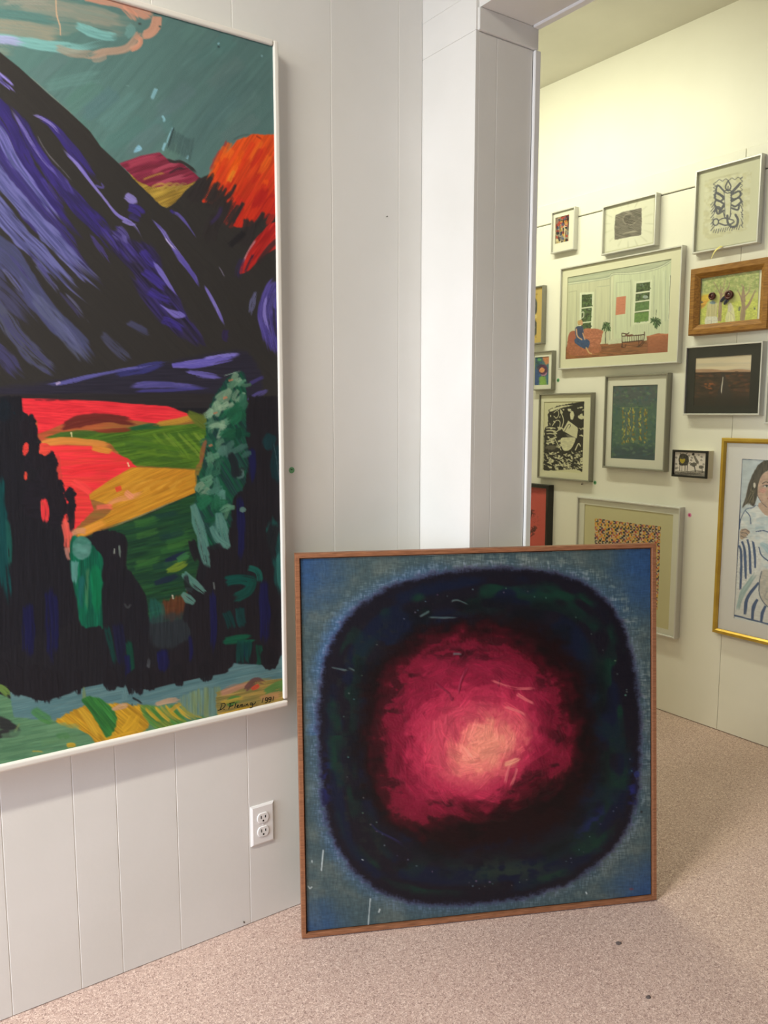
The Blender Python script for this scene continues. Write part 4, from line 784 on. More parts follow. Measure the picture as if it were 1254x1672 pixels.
def paint_candle():
    S = Sheet(850, 80, 1250, 640, .9, (218, 218, 192)); K = (92, 94, 106)
    S.poly([(925, 240), (1168, 178), (1150, 490), (914, 556)], (222, 222, 198), 1, 2, 2, None, 20, .03, (210, 208, 176), False)
    S.stroke([(935, 240), (1050, 212), (1160, 186)], 10, (198, 196, 166), .5, .4, 3)
    L = lambda P, w=9: S.line(P, w, K, .95)
    L([(1046, 240), (1032, 272), (1046, 292), (1060, 270), (1046, 240)], 7); L([(1046, 268), (1045, 286)], 5)
    L([(1022, 296), (1042, 288), (1066, 296), (1044, 304), (1022, 296)], 6); L([(1026, 300), (1030, 420)], 4); L([(1064, 300), (1058, 410)], 4)
    for k in range(4): S.dab(1062, 304 + k * 12, 6, 5, K, .9)
    for s, x0 in ((-1, 1022), (1, 1066)):
        L([(x0, 300 - s * 4), (x0 + s * 30, 270 - s * 6), (x0 + s * 42, 258 - s * 6), (x0 + s * 34, 272 - s * 6), (x0 + s * 4, 302 - s * 4)] if s > 0 else [(x0, 290), (x0 - 30, 264), (x0 - 38, 300), (x0 - 14, 316), (x0 - 2, 330)])
        L([(x0, 316 - s * 6), (x0 + s * 36, 298 - s * 4), (x0 + s * 44, 322 - s * 8), (x0 + s * 20, 340 - s * 6), (x0, 334)], 10)
        L([(x0, 352 - s * 6), (x0 + s * 34, 334 - s * 6), (x0 + s * 46, 356 - s * 8), (x0 + s * 18, 380 - s * 8), (x0, 366)], 10)
        L([(x0, 388 - s * 6), (x0 + s * 30, 400 - s * 10), (x0 + s * 38, 372 - s * 8)], 10)
    L([(975, 400), (985, 376), (1005, 380), (1000, 400), (1024, 372)], 9)
    L([(968, 452), (972, 440), (990, 438), (996, 456), (984, 470), (968, 464), (968, 452)], 7); L([(996, 446), (1020, 434), (1050, 438), (1074, 444)], 6); L([(1000, 460), (1030, 470), (1060, 464), (1076, 452)], 8)
    L([(1042, 420), (1044, 456), (1064, 478), (1090, 470), (1096, 440), (1084, 416)], 12); L([(1022, 404), (1030, 430), (1050, 436), (1060, 410)], 6)
    rr = np.random.RandomState(2)
    for k in range(13): x = 962 + k * 3; S.line([(968 + (k % 3) * 4, 350 + k * 11), (956 + (k % 3) * 5, 366 + k * 11)], 4, K, .9)
    for k in range(13): S.line([(1112 + (k % 3) * 4, 335 + k * 11), (1122 - (k % 2) * 5, 350 + k * 11)], 4, K, .9)
    for k in range(12): S.line([(975 + k * 12, 492 - k * 2), (968 + k * 12, 508 - k * 2 + (k % 3) * 3)], 4, K, .9)
    z = [(970 + (k % 2) * 14, 330 - k * 9) for k in range(9)] + [(985 + k * 16, 246 - (k % 2) * 10 - k * 2) for k in range(9)] + [(1120 - (k % 2) * 12, 220 + k * 11) for k in range(10)]
    S.line(z, 3.5, K, .85)
    return S

def paint_room():
    S = Sheet(310, 130, 1130, 900, .62, (198, 202, 172))
    cv = False
    S.poly([(340, 270), (1115, 130), (1115, 215), (690, 262), (640, 288), (345, 335)], (192, 198, 172), 1, 2, 0, -9, 14, .04, (176, 184, 160), cv)
    S.poly([(345, 330), (640, 290), (680, 265), (680, 780), (340, 800)], (204, 206, 176), 1, 2, 0, 90, 20, .04, None, cv)
    S.poly([(680, 265), (960, 225), (1060, 200), (1115, 160), (1115, 740), (680, 770)], (206, 214, 184), 1, 2, 0, 90, 20, .04, None, cv)
    for d, c in ((0, (148, 158, 138)), (8, (226, 230, 206)), (14, (168, 176, 154)), (-26, (180, 188, 164))):
        S.line([(348, 322 + d), (500, 300 + d), (640, 278 + d), (680, 250 + d), (840, 242 + d), (1000, 208 + d), (1106, 152 + d)], 5, c, .9)
    for x, y0, y1, c in ((412, 380, 720, (170, 174, 150)), (548, 370, 660, (182, 186, 160)), (655, 290, 740, (170, 178, 156)), (668, 280, 730, (226, 230, 206)), (700, 320, 690, (184, 190, 166)), (806, 300, 640, (176, 184, 160)), (824, 300, 640, (222, 228, 206)), (975, 270, 600, (172, 182, 160)), (1060, 235, 600, (178, 190, 168)), (1042, 240, 600, (222, 228, 206))):
        S.line([(x, y0), (x - 3, y1)], 5, c, .9)
    S.line([(352, 392), (412, 380)], 4, (176, 178, 152)); S.line([(560, 352), (650, 342)], 4, (176, 182, 158)); S.line([(700, 322), (806, 312)], 4, (180, 188, 164))
    # windows
    def win(q, n, dark):
        S.poly([(q[0][0] - 14, q[0][1] - 16), (q[1][0] + 14, q[1][1] - 16), (q[2][0] + 14, q[2][1] + 16), (q[3][0] - 14, q[3][1] + 14)], (222, 228, 202), 1, 2, 0, None, 9, .03, None, False)
        S.poly(q, (56, 72, 46), 1, 1.5, 0, None, 9, .3, (84, 108, 66), False)
        rr = np.random.RandomState(n)
        for k in range(34):
            t, u = rr.rand(), rr.rand(); x = q[0][0] + (q[1][0] - q[0][0]) * t; y = q[0][1] + (q[3][1] - q[0][1]) * u
            S.dab(x, y, 7, 6, [(44, 56, 44), (70, 96, 56), (96, 128, 74), (128, 146, 130), (58, 66, 64)][rr.randint(5)], .7)
    win([(448, 410), (524, 404), (514, 655), (444, 665)], 1, 0); win([(846, 328), (946, 316), (934, 598), (830, 612)], 2, 0)
    S.poly([(832, 545), (936, 532), (932, 600), (830, 612)], (112, 148, 78), 1, 2, 2, None, 8, .1, (96, 132, 70), False); S.poly([(842, 470), (938, 456), (936, 514), (840, 526)], (96, 132, 78), .8, 4, 4, None, 8, .2, None, False)
    S.dab(910, 425, 20, 12, (176, 190, 190), .8)
    for a, b in (((842, 398), (942, 384)), ((840, 462), (938, 448)), ((832, 536), (938, 522))): S.line([a, b], 10, (226, 230, 208))
    for a, b in (((446, 508), (520, 498)), ((446, 614), (516, 606))): S.line([a, b], 9, (222, 228, 202))
    S.line([(446, 540), (462, 536), (460, 570), (446, 580)], 6, (210, 216, 196)); S.poly([(1092, 268), (1106, 262), (1098, 580), (1080, 585)], (70, 84, 62), 1, 2, 0, None, 8, .3, None, False)
    S.line([(1090, 262), (1078, 590)], 5, (224, 230, 208)); S.line([(1070, 600), (1096, 590)], 8, (196, 204, 180))
    for k in range(8): S.line([(824 + k * 16, 632), (822 + k * 16, 690)], 3, (186, 194, 170), .8)
    # floor
    S.poly([(320, 800), (350, 780), (560, 770), (740, 760), (930, 740), (1090, 720), (1090, 840), (320, 890)], (146, 92, 60), 1, 2, 2, 4, 9, .18, (128, 84, 56), False)
    S.poly([(330, 800), (420, 770), (560, 790), (580, 850), (330, 885)], (170, 108, 66), .9, 5, 6, 6, 9, .15, (140, 88, 54))
    for k in range(30):
        rr = np.random.RandomState(30 + k); x = 340 + rr.rand() * 600; y = 780 + rr.rand() * 70
        S.stroke([(x, y + 10), (x + 40, y + 6), (x + 80, y)], 10, [(168, 112, 74), (116, 74, 50), (150, 98, 66)][k % 3], .6, .3, 4, 3)
    S.poly([(640, 740), (740, 725), (740, 760), (640, 772)], (206, 210, 184), .9, 3, 2, None, 9, .05, None, False)
    # sofa and figure
    S.poly([(352, 700), (400, 672), (420, 720), (440, 780), (520, 790), (570, 760), (575, 830), (360, 846)], (178, 108, 80), 1, 2, 3, None, 9, .1, (160, 96, 70))
    S.poly([(462, 662), (520, 655), (600, 668), (596, 700), (578, 770), (500, 790), (466, 740)], (192, 122, 94), 1, 2, 3, None, 9, .1, (172, 104, 80)); S.line([(464, 738), (580, 722)], 4, (150, 88, 66)); S.poly([(352, 706), (398, 674), (404, 730), (362, 760)], (168, 96, 78), 1, 2, 2)
    S.dab(436, 612, 19, 20, (196, 160, 104)); S.dab(446, 618, 9, 14, (206, 156, 124)); S.poly([(402, 650), (430, 636), (455, 645), (462, 690), (458, 730), (420, 745), (400, 700)], (58, 72, 108), 1, 2, 2, None, 8, .15)
    S.poly([(400, 730), (450, 725), (498, 740), (505, 770), (490, 800), (450, 795), (400, 760)], (52, 78, 122), 1, 2, 2, None, 8, .15); S.line([(408, 660), (416, 710), (448, 735)], 9, (206, 166, 132)); S.line([(480, 795), (500, 830), (518, 838)], 10, (208, 170, 122)); S.line([(455, 690), (470, 735)], 8, (200, 160, 130))
    # picture, plants, cradle, chest
    S.poly([(700, 428), (770, 418), (764, 548), (694, 558)], (204, 130, 104), 1, 1.5, 0, None, 9, .05, None, False)
    rr = np.random.RandomState(6)
    for cx, cy, n, r in ((628, 645, 40, 46), (985, 610, 44, 56)):
        for k in range(n):
            a = rr.rand() * 6.283; q = r * (.4 + .6 * rr.rand()); S.stroke([(cx, cy), (cx + q * .6 * math.cos(a), cy - 10 + q * .6 * math.sin(a)), (cx + q * math.cos(a), cy + q * .9 * math.sin(a) + 8)], 7, [(54, 84, 50), (78, 112, 66), (40, 64, 42)][k % 3], .9, .1, 2, 3)
    S.line([(622, 680), (620, 762)], 6, (60, 58, 44)); S.line([(988, 560), (992, 520)], 4, (60, 80, 56))
    B = (70, 40, 30)
    for P, w in (([(740, 690), (742, 765), (740, 792)], 6), ([(905, 680), (898, 740), (860, 788)], 6), ([(742, 712), (900, 700)], 7), ([(744, 756), (890, 742)], 7), ([(735, 785), (760, 795), (770, 770)], 5), ([(850, 785), (880, 780), (905, 750)], 5), ([(864, 745), (862, 790)], 5), ([(742, 690), (780, 694), (792, 686)], 7)): S.line(P, w, B)
    for k in range(11): S.line([(756 + k * 13, 712 - k), (756 + k * 13, 756 - k)], 3.5, B)
    S.stroke([(758, 700), (790, 708), (830, 700)], 16, (110, 70, 56), .9, .1)
    S.poly([(922, 712), (1000, 690), (1080, 694), (1076, 830), (925, 834)], (178, 108, 76), 1, 2, 1, None, 9, .08, (150, 88, 62), False, (.3, .9)); S.line([(922, 712), (1080, 694)], 5, (206, 136, 98)); S.line([(930, 716), (926, 830)], 5, (140, 84, 60))
    return S

def paint_children():
    S = Sheet(225, 170, 850, 760, .75, (200, 204, 120))
    S.poly([(240, 280), (340, 260), (320, 400), (250, 480)], (168, 192, 200), 1, 14, 10)
    S.poly([(300, 270), (840, 170), (840, 420), (560, 430), (300, 430)], (150, 168, 104), .9, 14, 16, None, 16, .1, (186, 192, 130))
    S.poly([(240, 500), (360, 450), (380, 480), (300, 590), (240, 610)], (216, 160, 56), .95, 6, 8, -20, 9, .15); S.poly([(240, 600), (400, 560), (840, 490), (840, 700), (240, 760)], (206, 212, 104), .9, 12, 10, None, 14, .1, (190, 200, 96))
    S.poly([(260, 500), (310, 460), (380, 450), (360, 500)], (222, 196, 70), .8, 8, 8)
    rr = np.random.RandomState(9)
    for k in range(150):
        x = 300 + rr.rand() * 520; y = 220 + rr.rand() * 220; S.line([(x, y), (x + rr.rand() * 30 - 8, y - 20 - rr.rand() * 20)], 3, [(128, 148, 84), (206, 208, 150), (150, 130, 110), (172, 184, 110)][k % 4], .5)
    for k in range(110):
        x = 245 + rr.rand() * 570; y = 500 + rr.rand() * 220; S.line([(x, y), (x + rr.rand() * 12 - 6, y - 16)], 3, [(170, 184, 70), (224, 222, 120), (196, 200, 90)][k % 3], .5)
    M = (158, 132, 116)
    for P, w in (([(676, 690), (684, 560), (676, 480), (690, 350)], [48, 36, 30, 10]), ([(690, 590), (740, 530), (800, 400)], [26, 18, 8]), ([(680, 520), (650, 450), (620, 400)], [20, 12, 5]), ([(686, 480), (730, 430), (750, 380)], [16, 10, 4]), ([(462, 700), (470, 560), (480, 460), (470, 340)], [40, 32, 22, 8]), ([(478, 470), (440, 390), (400, 330)], [14, 8, 4]), ([(486, 460), (540, 400), (560, 330)], [14, 8, 4]), ([(700, 520), (690, 420), (660, 340)], [14, 8, 4]), ([(484, 430), (500, 380), (520, 300)], [10, 6, 3])):
        S.stroke(P, w, M, .9, .2, 4, 4, .15, (.02, .1))
    S.poly([(335, 700), (350, 560), (380, 520), (440, 530), (440, 640), (435, 720), (390, 730)], (200, 190, 150), .9, 6, 4, 90, 8, .1); S.poly([(333, 660), (385, 650), (440, 655), (436, 720), (335, 730)], (222, 222, 206), .95, 4, 3); S.dab(400, 525, 28, 16, (130, 156, 176), .9); S.line([(388, 650), (388, 730)], 3, (170, 170, 160))
    S.poly([(520, 700), (535, 600), (555, 550), (590, 560), (605, 700)], (222, 220, 180), .9, 6, 4, 90, 8, .1); S.poly([(540, 540), (560, 525), (580, 545), (575, 600), (545, 600)], (206, 200, 180), .9, 4, 3); S.line([(545, 600), (590, 640), (600, 690)], 4, (190, 180, 150))
    for x, y, rx, ry in ((290, 520, 24, 9), (648, 580, 10, 22), (262, 630, 12, 8), (788, 578, 9, 9)): S.dab(x, y, rx, ry, (104, 108, 96), .9, 10)
    return S

def paint_road():
    S = Sheet(225, 970, 800, 1500, .7, (56, 40, 34))
    S.poly([(225, 970), (800, 970), (800, 1165), (225, 1165)], (222, 206, 176), 1, 2, 0, 0, 30, .03, (206, 194, 170), False)
    S.poly([(225, 1140), (400, 1130), (520, 1140), (640, 1130), (800, 1150), (800, 1190), (225, 1190)], (176, 140, 112), 1, 4, 4, 0, 12, .1)
    S.poly([(225, 1160), (800, 1155), (800, 1500), (225, 1500)], (66, 46, 38), 1, 3, 2, 0, 12, .2, (50, 36, 30), False)
    rr = np.random.RandomState(3)
    for k in range(110): x = 240 + rr.rand() * 540; y = 1175 + rr.rand() ** 1.5 * 220; S.dab(x, y, 12 + rr.rand() * 16, 4 + rr.rand() * 8, [(96, 60, 40), (46, 34, 30), (74, 58, 40), (128, 74, 42)][rr.randint(4)], .5, 0, .5, 4)
    for k in range(14): S.dab(330 + rr.rand() * 90, 1260 + rr.rand() * 50, 12, 6, (150, 84, 44), .7, 10, .5, 3)
    S.poly([(500, 1165), (516, 1165), (620, 1500), (420, 1500)], (52, 44, 44), .9, 6, 2, 90, 9, .1, None, False); S.stroke([(506, 1180), (500, 1240), (492, 1310), (486, 1380)], [5, 9, 11, 8], (206, 200, 186), .95, .15, 3, 3)
    S.poly([(225, 1380), (800, 1380), (800, 1500), (225, 1500)], (34, 28, 26), .7, 50, 10, 0, 14, .1, None, False); S.dab(628, 1154, 18, 5, (90, 70, 60), .9)
    return S

def paint_pairs():
    S = Sheet(-120, 380, 170, 760, .7, (196, 168, 86))
    for y0, y1 in ((400, 560), (575, 720)):
        S.poly([(-100, y0 + 6), (128, y0 + 8), (124, y1), (-100, y1)], (190, 160, 80), 1, 1, 0, None, 9, .05, None, False)
    S.line([(-100, 412), (130, 410), (122, 714), (-100, 722)], 7, (54, 50, 40))
    for cx, cy, ry in ((96, 495, 66), (94, 648, 66), (-40, 500, 66), (-40, 650, 66)):
        S.dab(cx - 6, cy, 36, ry, (62, 64, 60), 1, 0, .15, 3, (84, 86, 80)); S.stroke([(cx - 20, cy + 10), (cx, cy + 22), (cx + 14, cy - 20)], 9, (170, 164, 130), .8, .3, 3, 3)
    S.poly([(70, 560), (118, 556), (116, 580), (70, 584)], (214, 196, 130), .9, 4, 3)
    return S

def paint_bird():
    S = Sheet(100, 140, 240, 395, 1.1, (70, 110, 120))
    S.poly([(100, 140), (180, 140), (150, 240), (100, 300)], (62, 120, 84), 1, 10, 8, None, 10, .1, (50, 80, 130)); S.poly([(170, 140), (240, 140), (240, 230), (190, 210)], (196, 128, 90), 1, 8, 6, None, 10, .1)
    S.poly([(100, 260), (150, 270), (165, 390), (100, 395)], (52, 84, 140), 1, 10, 8, None, 10, .15); S.poly([(150, 320), (200, 315), (205, 390), (155, 395)], (128, 168, 80), 1, 8, 6); S.poly([(200, 230), (240, 230), (240, 395), (205, 380)], (60, 104, 130), .9, 10, 8)
    S.poly([(130, 240), (160, 218), (195, 226), (212, 256), (205, 295), (178, 308), (150, 285), (140, 258)], (96, 50, 88), 1, 4, 4, None, 9, .1, (70, 40, 74)); S.poly([(146, 262), (165, 240), (188, 256), (180, 280), (152, 278)], (222, 152, 100), 1, 3, 3)
    S.stroke([(155, 300), (190, 300), (210, 270)], 12, (176, 128, 160), .9, .2, 3, 4); S.stroke([(118, 190), (140, 220), (128, 260)], 20, (40, 70, 90), .8, .2, 5, 4); S.dab(150, 180, 16, 10, (88, 150, 96)); S.dab(195, 270, 6, 5, (40, 30, 50))
    return S

def paint_blockprint():
    S = Sheet(170, 495, 515, 1080, .8, (216, 214, 178)); K = (40, 38, 34)
    S.poly([(215, 580), (290, 545), (400, 525), (500, 510), (496, 900), (490, 1060), (420, 1040), (182, 1055), (186, 800), (190, 720), (215, 700)], K, 1, 3, 6, None, 12, .05, None, False)
    W = (216, 214, 180); rr = np.random.RandomState(12)
    S.poly([(240, 570), (330, 545), (410, 540), (330, 560), (235, 590)], W, 1, 3, 3)
    for k in range(150):
        x = 195 + rr.rand() * 290; y = 560 + rr.rand() * 480
        if 310 < x < 455 and 600 < y < 900: continue
        l = 12 + rr.rand() * 26; a = (rr.rand() - .5) * 1.2 + (1.2 if y < 700 and x < 320 else 0)
        S.stroke([(x, y), (x + l * .5 * math.cos(a), y + l * .5 * math.sin(a) - 4), (x + l * math.cos(a), y + l * math.sin(a))], 5 + rr.rand() * 10, W, .95, .1, 2, 3, .04)
    for k in range(70):
        x = 190 + rr.rand() * 290; y = 905 + rr.rand() * 140; a = rr.rand() * 6.28; S.poly([(x, y), (x + 16 * math.cos(a), y + 9 * math.sin(a)), (x + 20, y + 12), (x + 4, y + 14)], W, .95, 1.5, 2, None, 6, .03, None, False)
    for y in (720, 742, 765, 822, 838): S.stroke([(192, y), (240, y - 4), (290, y + 6)], 9, W, .95, .25, 2, 3)
    S.dab(405, 620, 16, 34, W, 1, 5); S.dab(475, 632, 24, 16, W); S.dab(285, 610, 26, 34, K); S.line([(262, 600), (290, 580), (300, 612), (284, 640), (262, 626)], 5, W); S.line([(250, 700), (280, 660), (310, 670), (300, 730), (260, 760)], 6, W); S.line([(320, 600), (338, 660), (322, 720)], 6, W)
    S.poly([(330, 740), (375, 660), (448, 715), (452, 750), (440, 800), (400, 780), (360, 756)], W, 1, 2, 1, None, 9, .03, None, False); S.line([(345, 745), (378, 690), (392, 700), (380, 720)], 4, K); S.poly([(352, 765), (400, 780), (430, 795), (370, 790)], (110, 108, 98), 1, 2, 0, None, 9, .03, None, False)
    S.poly([(318, 800), (370, 792), (430, 796), (415, 850), (385, 890), (340, 895), (318, 850)], W, 1, 2, 1); S.line([(452, 745), (444, 800), (420, 860), (385, 898), (335, 900), (310, 870)], 7, K); S.line([(262, 790), (290, 840), (318, 890)], 6, W); S.line([(430, 890), (455, 840), (470, 860)], 8, W)
    S.dab(238, 870, 46, 18, (112, 108, 92), .8, 0, .4, 5)
    return S

def paint_textile():
    S = Sheet(700, 365, 1100, 985, .75, (78, 108, 98))
    S.poly([(700, 365), (1100, 365), (1100, 520), (700, 520)], (84, 92, 98), .85, 60, 20, None, 20, .08); S.poly([(700, 870), (1100, 870), (1100, 985), (700, 985)], (62, 82, 92), .9, 40, 20, None, 20, .08)
    rr = np.random.RandomState(4)
    for k in range(240):
        x = 715 + rr.rand() * 360; y = 400 + rr.rand() * 540; S.dab(x, y, 6 + rr.rand() * 10, 5 + rr.rand() * 9, [(52, 88, 80), (112, 138, 112), (64, 100, 108), (92, 126, 94)][rr.randint(4)], .55, 0, .6, 3)
    Yc = [(176, 166, 78), (198, 190, 104), (128, 108, 58), (112, 126, 82)]
    for k, x in enumerate((810, 850, 890, 938, 982)):
        for t in range(26):
            y = 556 + rr.rand() * 270; q = rr.rand() * 26 - 13
            S.stroke([(x + q, y), (x + q + rr.rand() * 10 - 5, y + 10), (x + q + rr.rand() * 14 - 7, y + 24)], 4 + rr.rand() * 7, Yc[rr.randint(4)], .85, .3, 2, 2.5, .2)
        for t in range(12): S.dab(x + rr.rand() * 20 - 10, 565 + rr.rand() * 275, 7, 9, Yc[rr.randint(4)], .7, 0, .4, 2)
    for x in (830, 870, 914, 960): S.stroke([(x, 560), (x + 3, 700), (x - 2, 840)], 12, (92, 104, 112), .6, .3, 4, 4)
    S.line([(780, 558), (1000, 556)], 4, (150, 160, 104), .5)
    return S

def paint_creatures():
    S = Sheet(85, 170, 345, 365, 1.5, (214, 206, 196)); K = (58, 54, 50)
    S.poly([(92, 335), (130, 316), (200, 322), (260, 315), (330, 325), (335, 360), (92, 352)], (150, 142, 132), .9, 4, 6, 0, 6, .3, (110, 104, 96))
    S.poly([(132, 222), (142, 200), (158, 190), (190, 200), (206, 222), (204, 262), (190, 278), (140, 276), (132, 250)], (84, 80, 70), 1, 2, 3, None, 6, .3, (62, 60, 56)); S.poly([(140, 228), (160, 232), (178, 228), (174, 252), (156, 262), (142, 250)], (178, 160, 60), .95, 2, 2)
    for x in (140, 155, 180, 196): S.line([(x, 272), (x - 2, 318)], 4, K)
    S.line([(146, 196), (140, 186)], 4, K); S.line([(184, 196), (196, 186)], 4, K)
    S.stroke([(244, 196), (258, 230), (276, 262), (284, 284)], [14, 14, 18, 20], (110, 104, 96), .95, .15, 2, 3); S.dab(240, 196, 10, 10, K)
    S.dab(242, 272, 24, 16, (104, 100, 92), 1, 0, .4); S.line([(248, 280), (256, 322)], 6, K); S.dab(300, 290, 18, 12, (112, 108, 100), 1, 0, .4); S.line([(304, 296), (308, 328)], 4, K)
    rr = np.random.RandomState(2)
    for x, y in ((112, 220), (112, 268), (120, 296), (208, 206), (224, 240), (216, 262), (280, 200), (302, 216), (300, 240), (110, 300), (316, 270), (228, 222)):
        S.line([(x - 7, y), (x, y - 6), (x + 7, y + 1), (x, y + 5), (x - 3, y)], 3, K, .9)
    for k in range(90): x = 92 + rr.rand() * 240; y = 322 + rr.rand() * 30; S.line([(x, y), (x + 8, y - 2)], 2, (84, 78, 72), .7)
    return S

def paint_red():
    S = Sheet(-120, 90, 185, 560, .7, (208, 88, 80)); K = (70, 28, 30)
    S.poly([(-120, 90), (185, 95), (185, 150), (-120, 150)], (176, 60, 58), .8, 20, 10); rr = np.random.RandomState(7)
    for P in ([(40, 530), (44, 440), (60, 360), (80, 290)], [(44, 440), (90, 420), (110, 400)], [(50, 470), (80, 450), (96, 440)], [(60, 360), (40, 330), (20, 320)], [(30, 480), (0, 450), (-30, 430)]): S.line(P, 7, K, .8)
    for cx, cy, r in ((78, 296, 26), (66, 420, 30), (96, 402, 20), (46, 400, 22), (-20, 330, 30)):
        for k in range(12): a = rr.rand() * 6.28; S.line([(cx, cy), (cx + r * .6 * math.cos(a), cy + r * .6 * math.sin(a)), (cx + r * math.cos(a + .5), cy + r * math.sin(a + .5))], 4, K, .7)
    for k in range(30): x = 60 + rr.rand() * 70; y = 260 + rr.rand() * 120; S.line([(x, y), (x + 6, y + 8)], 2, (140, 50, 48), .6)
    S.stroke([(-40, 530), (0, 480), (44, 470)], 22, (70, 28, 30), .7, .4, 5, 4)
    return S

def paint_pattern():
    S = Sheet(430, 210, 1110, 1240, 1.0, (212, 206, 162))
    X, Y = np.meshgrid(np.arange(S.w) / S.s + S.x0, np.arange(S.h) / S.s + S.y0)
    Hi = np.linalg.inv(homography([(525, 332), (990, 390), (965, 975), (520, 968)]))
    q = Hi @ np.stack([X.ravel(), Y.ravel(), np.ones(X.size)]); u = (q[0] / q[2]).reshape(X.shape); v = (q[1] / q[2]).reshape(X.shape)
    a = u * 20; b = v * 26; ia = np.floor(a).astype(int); ib = np.floor(b).astype(int); fa = a - ia - .5; fb = b - ib - .5
    cols = np.array([(214, 160, 50), (40, 36, 40), (196, 84, 70), (226, 190, 80), (110, 70, 90), (230, 150, 60), (60, 70, 60), (220, 200, 150)], np.float32) / 255
    tri = (fa > fb).astype(int) + 2 * (fa > -fb).astype(int)
    k = (ia * 7 + ib * 13 + tri * 3 + (ia * ib) % 5) % 8
    C = cols[k]
    pet = np.minimum(np.abs(fa - fb), np.abs(fa + fb)) < .11 * (1 + np.cos(np.hypot(fa, fb) * 8))
    C = np.where(pet[..., None], np.array([(214, 196, 186), (226, 180, 120), (190, 170, 170)], np.float32)[(ia + ib) % 3] / 255, C)
    ins = (u > 0) & (u < 1) & (v > 0) & (v < 1)
    S.c = np.where(ins[..., None], C, S.c).astype(np.float32)
    return S

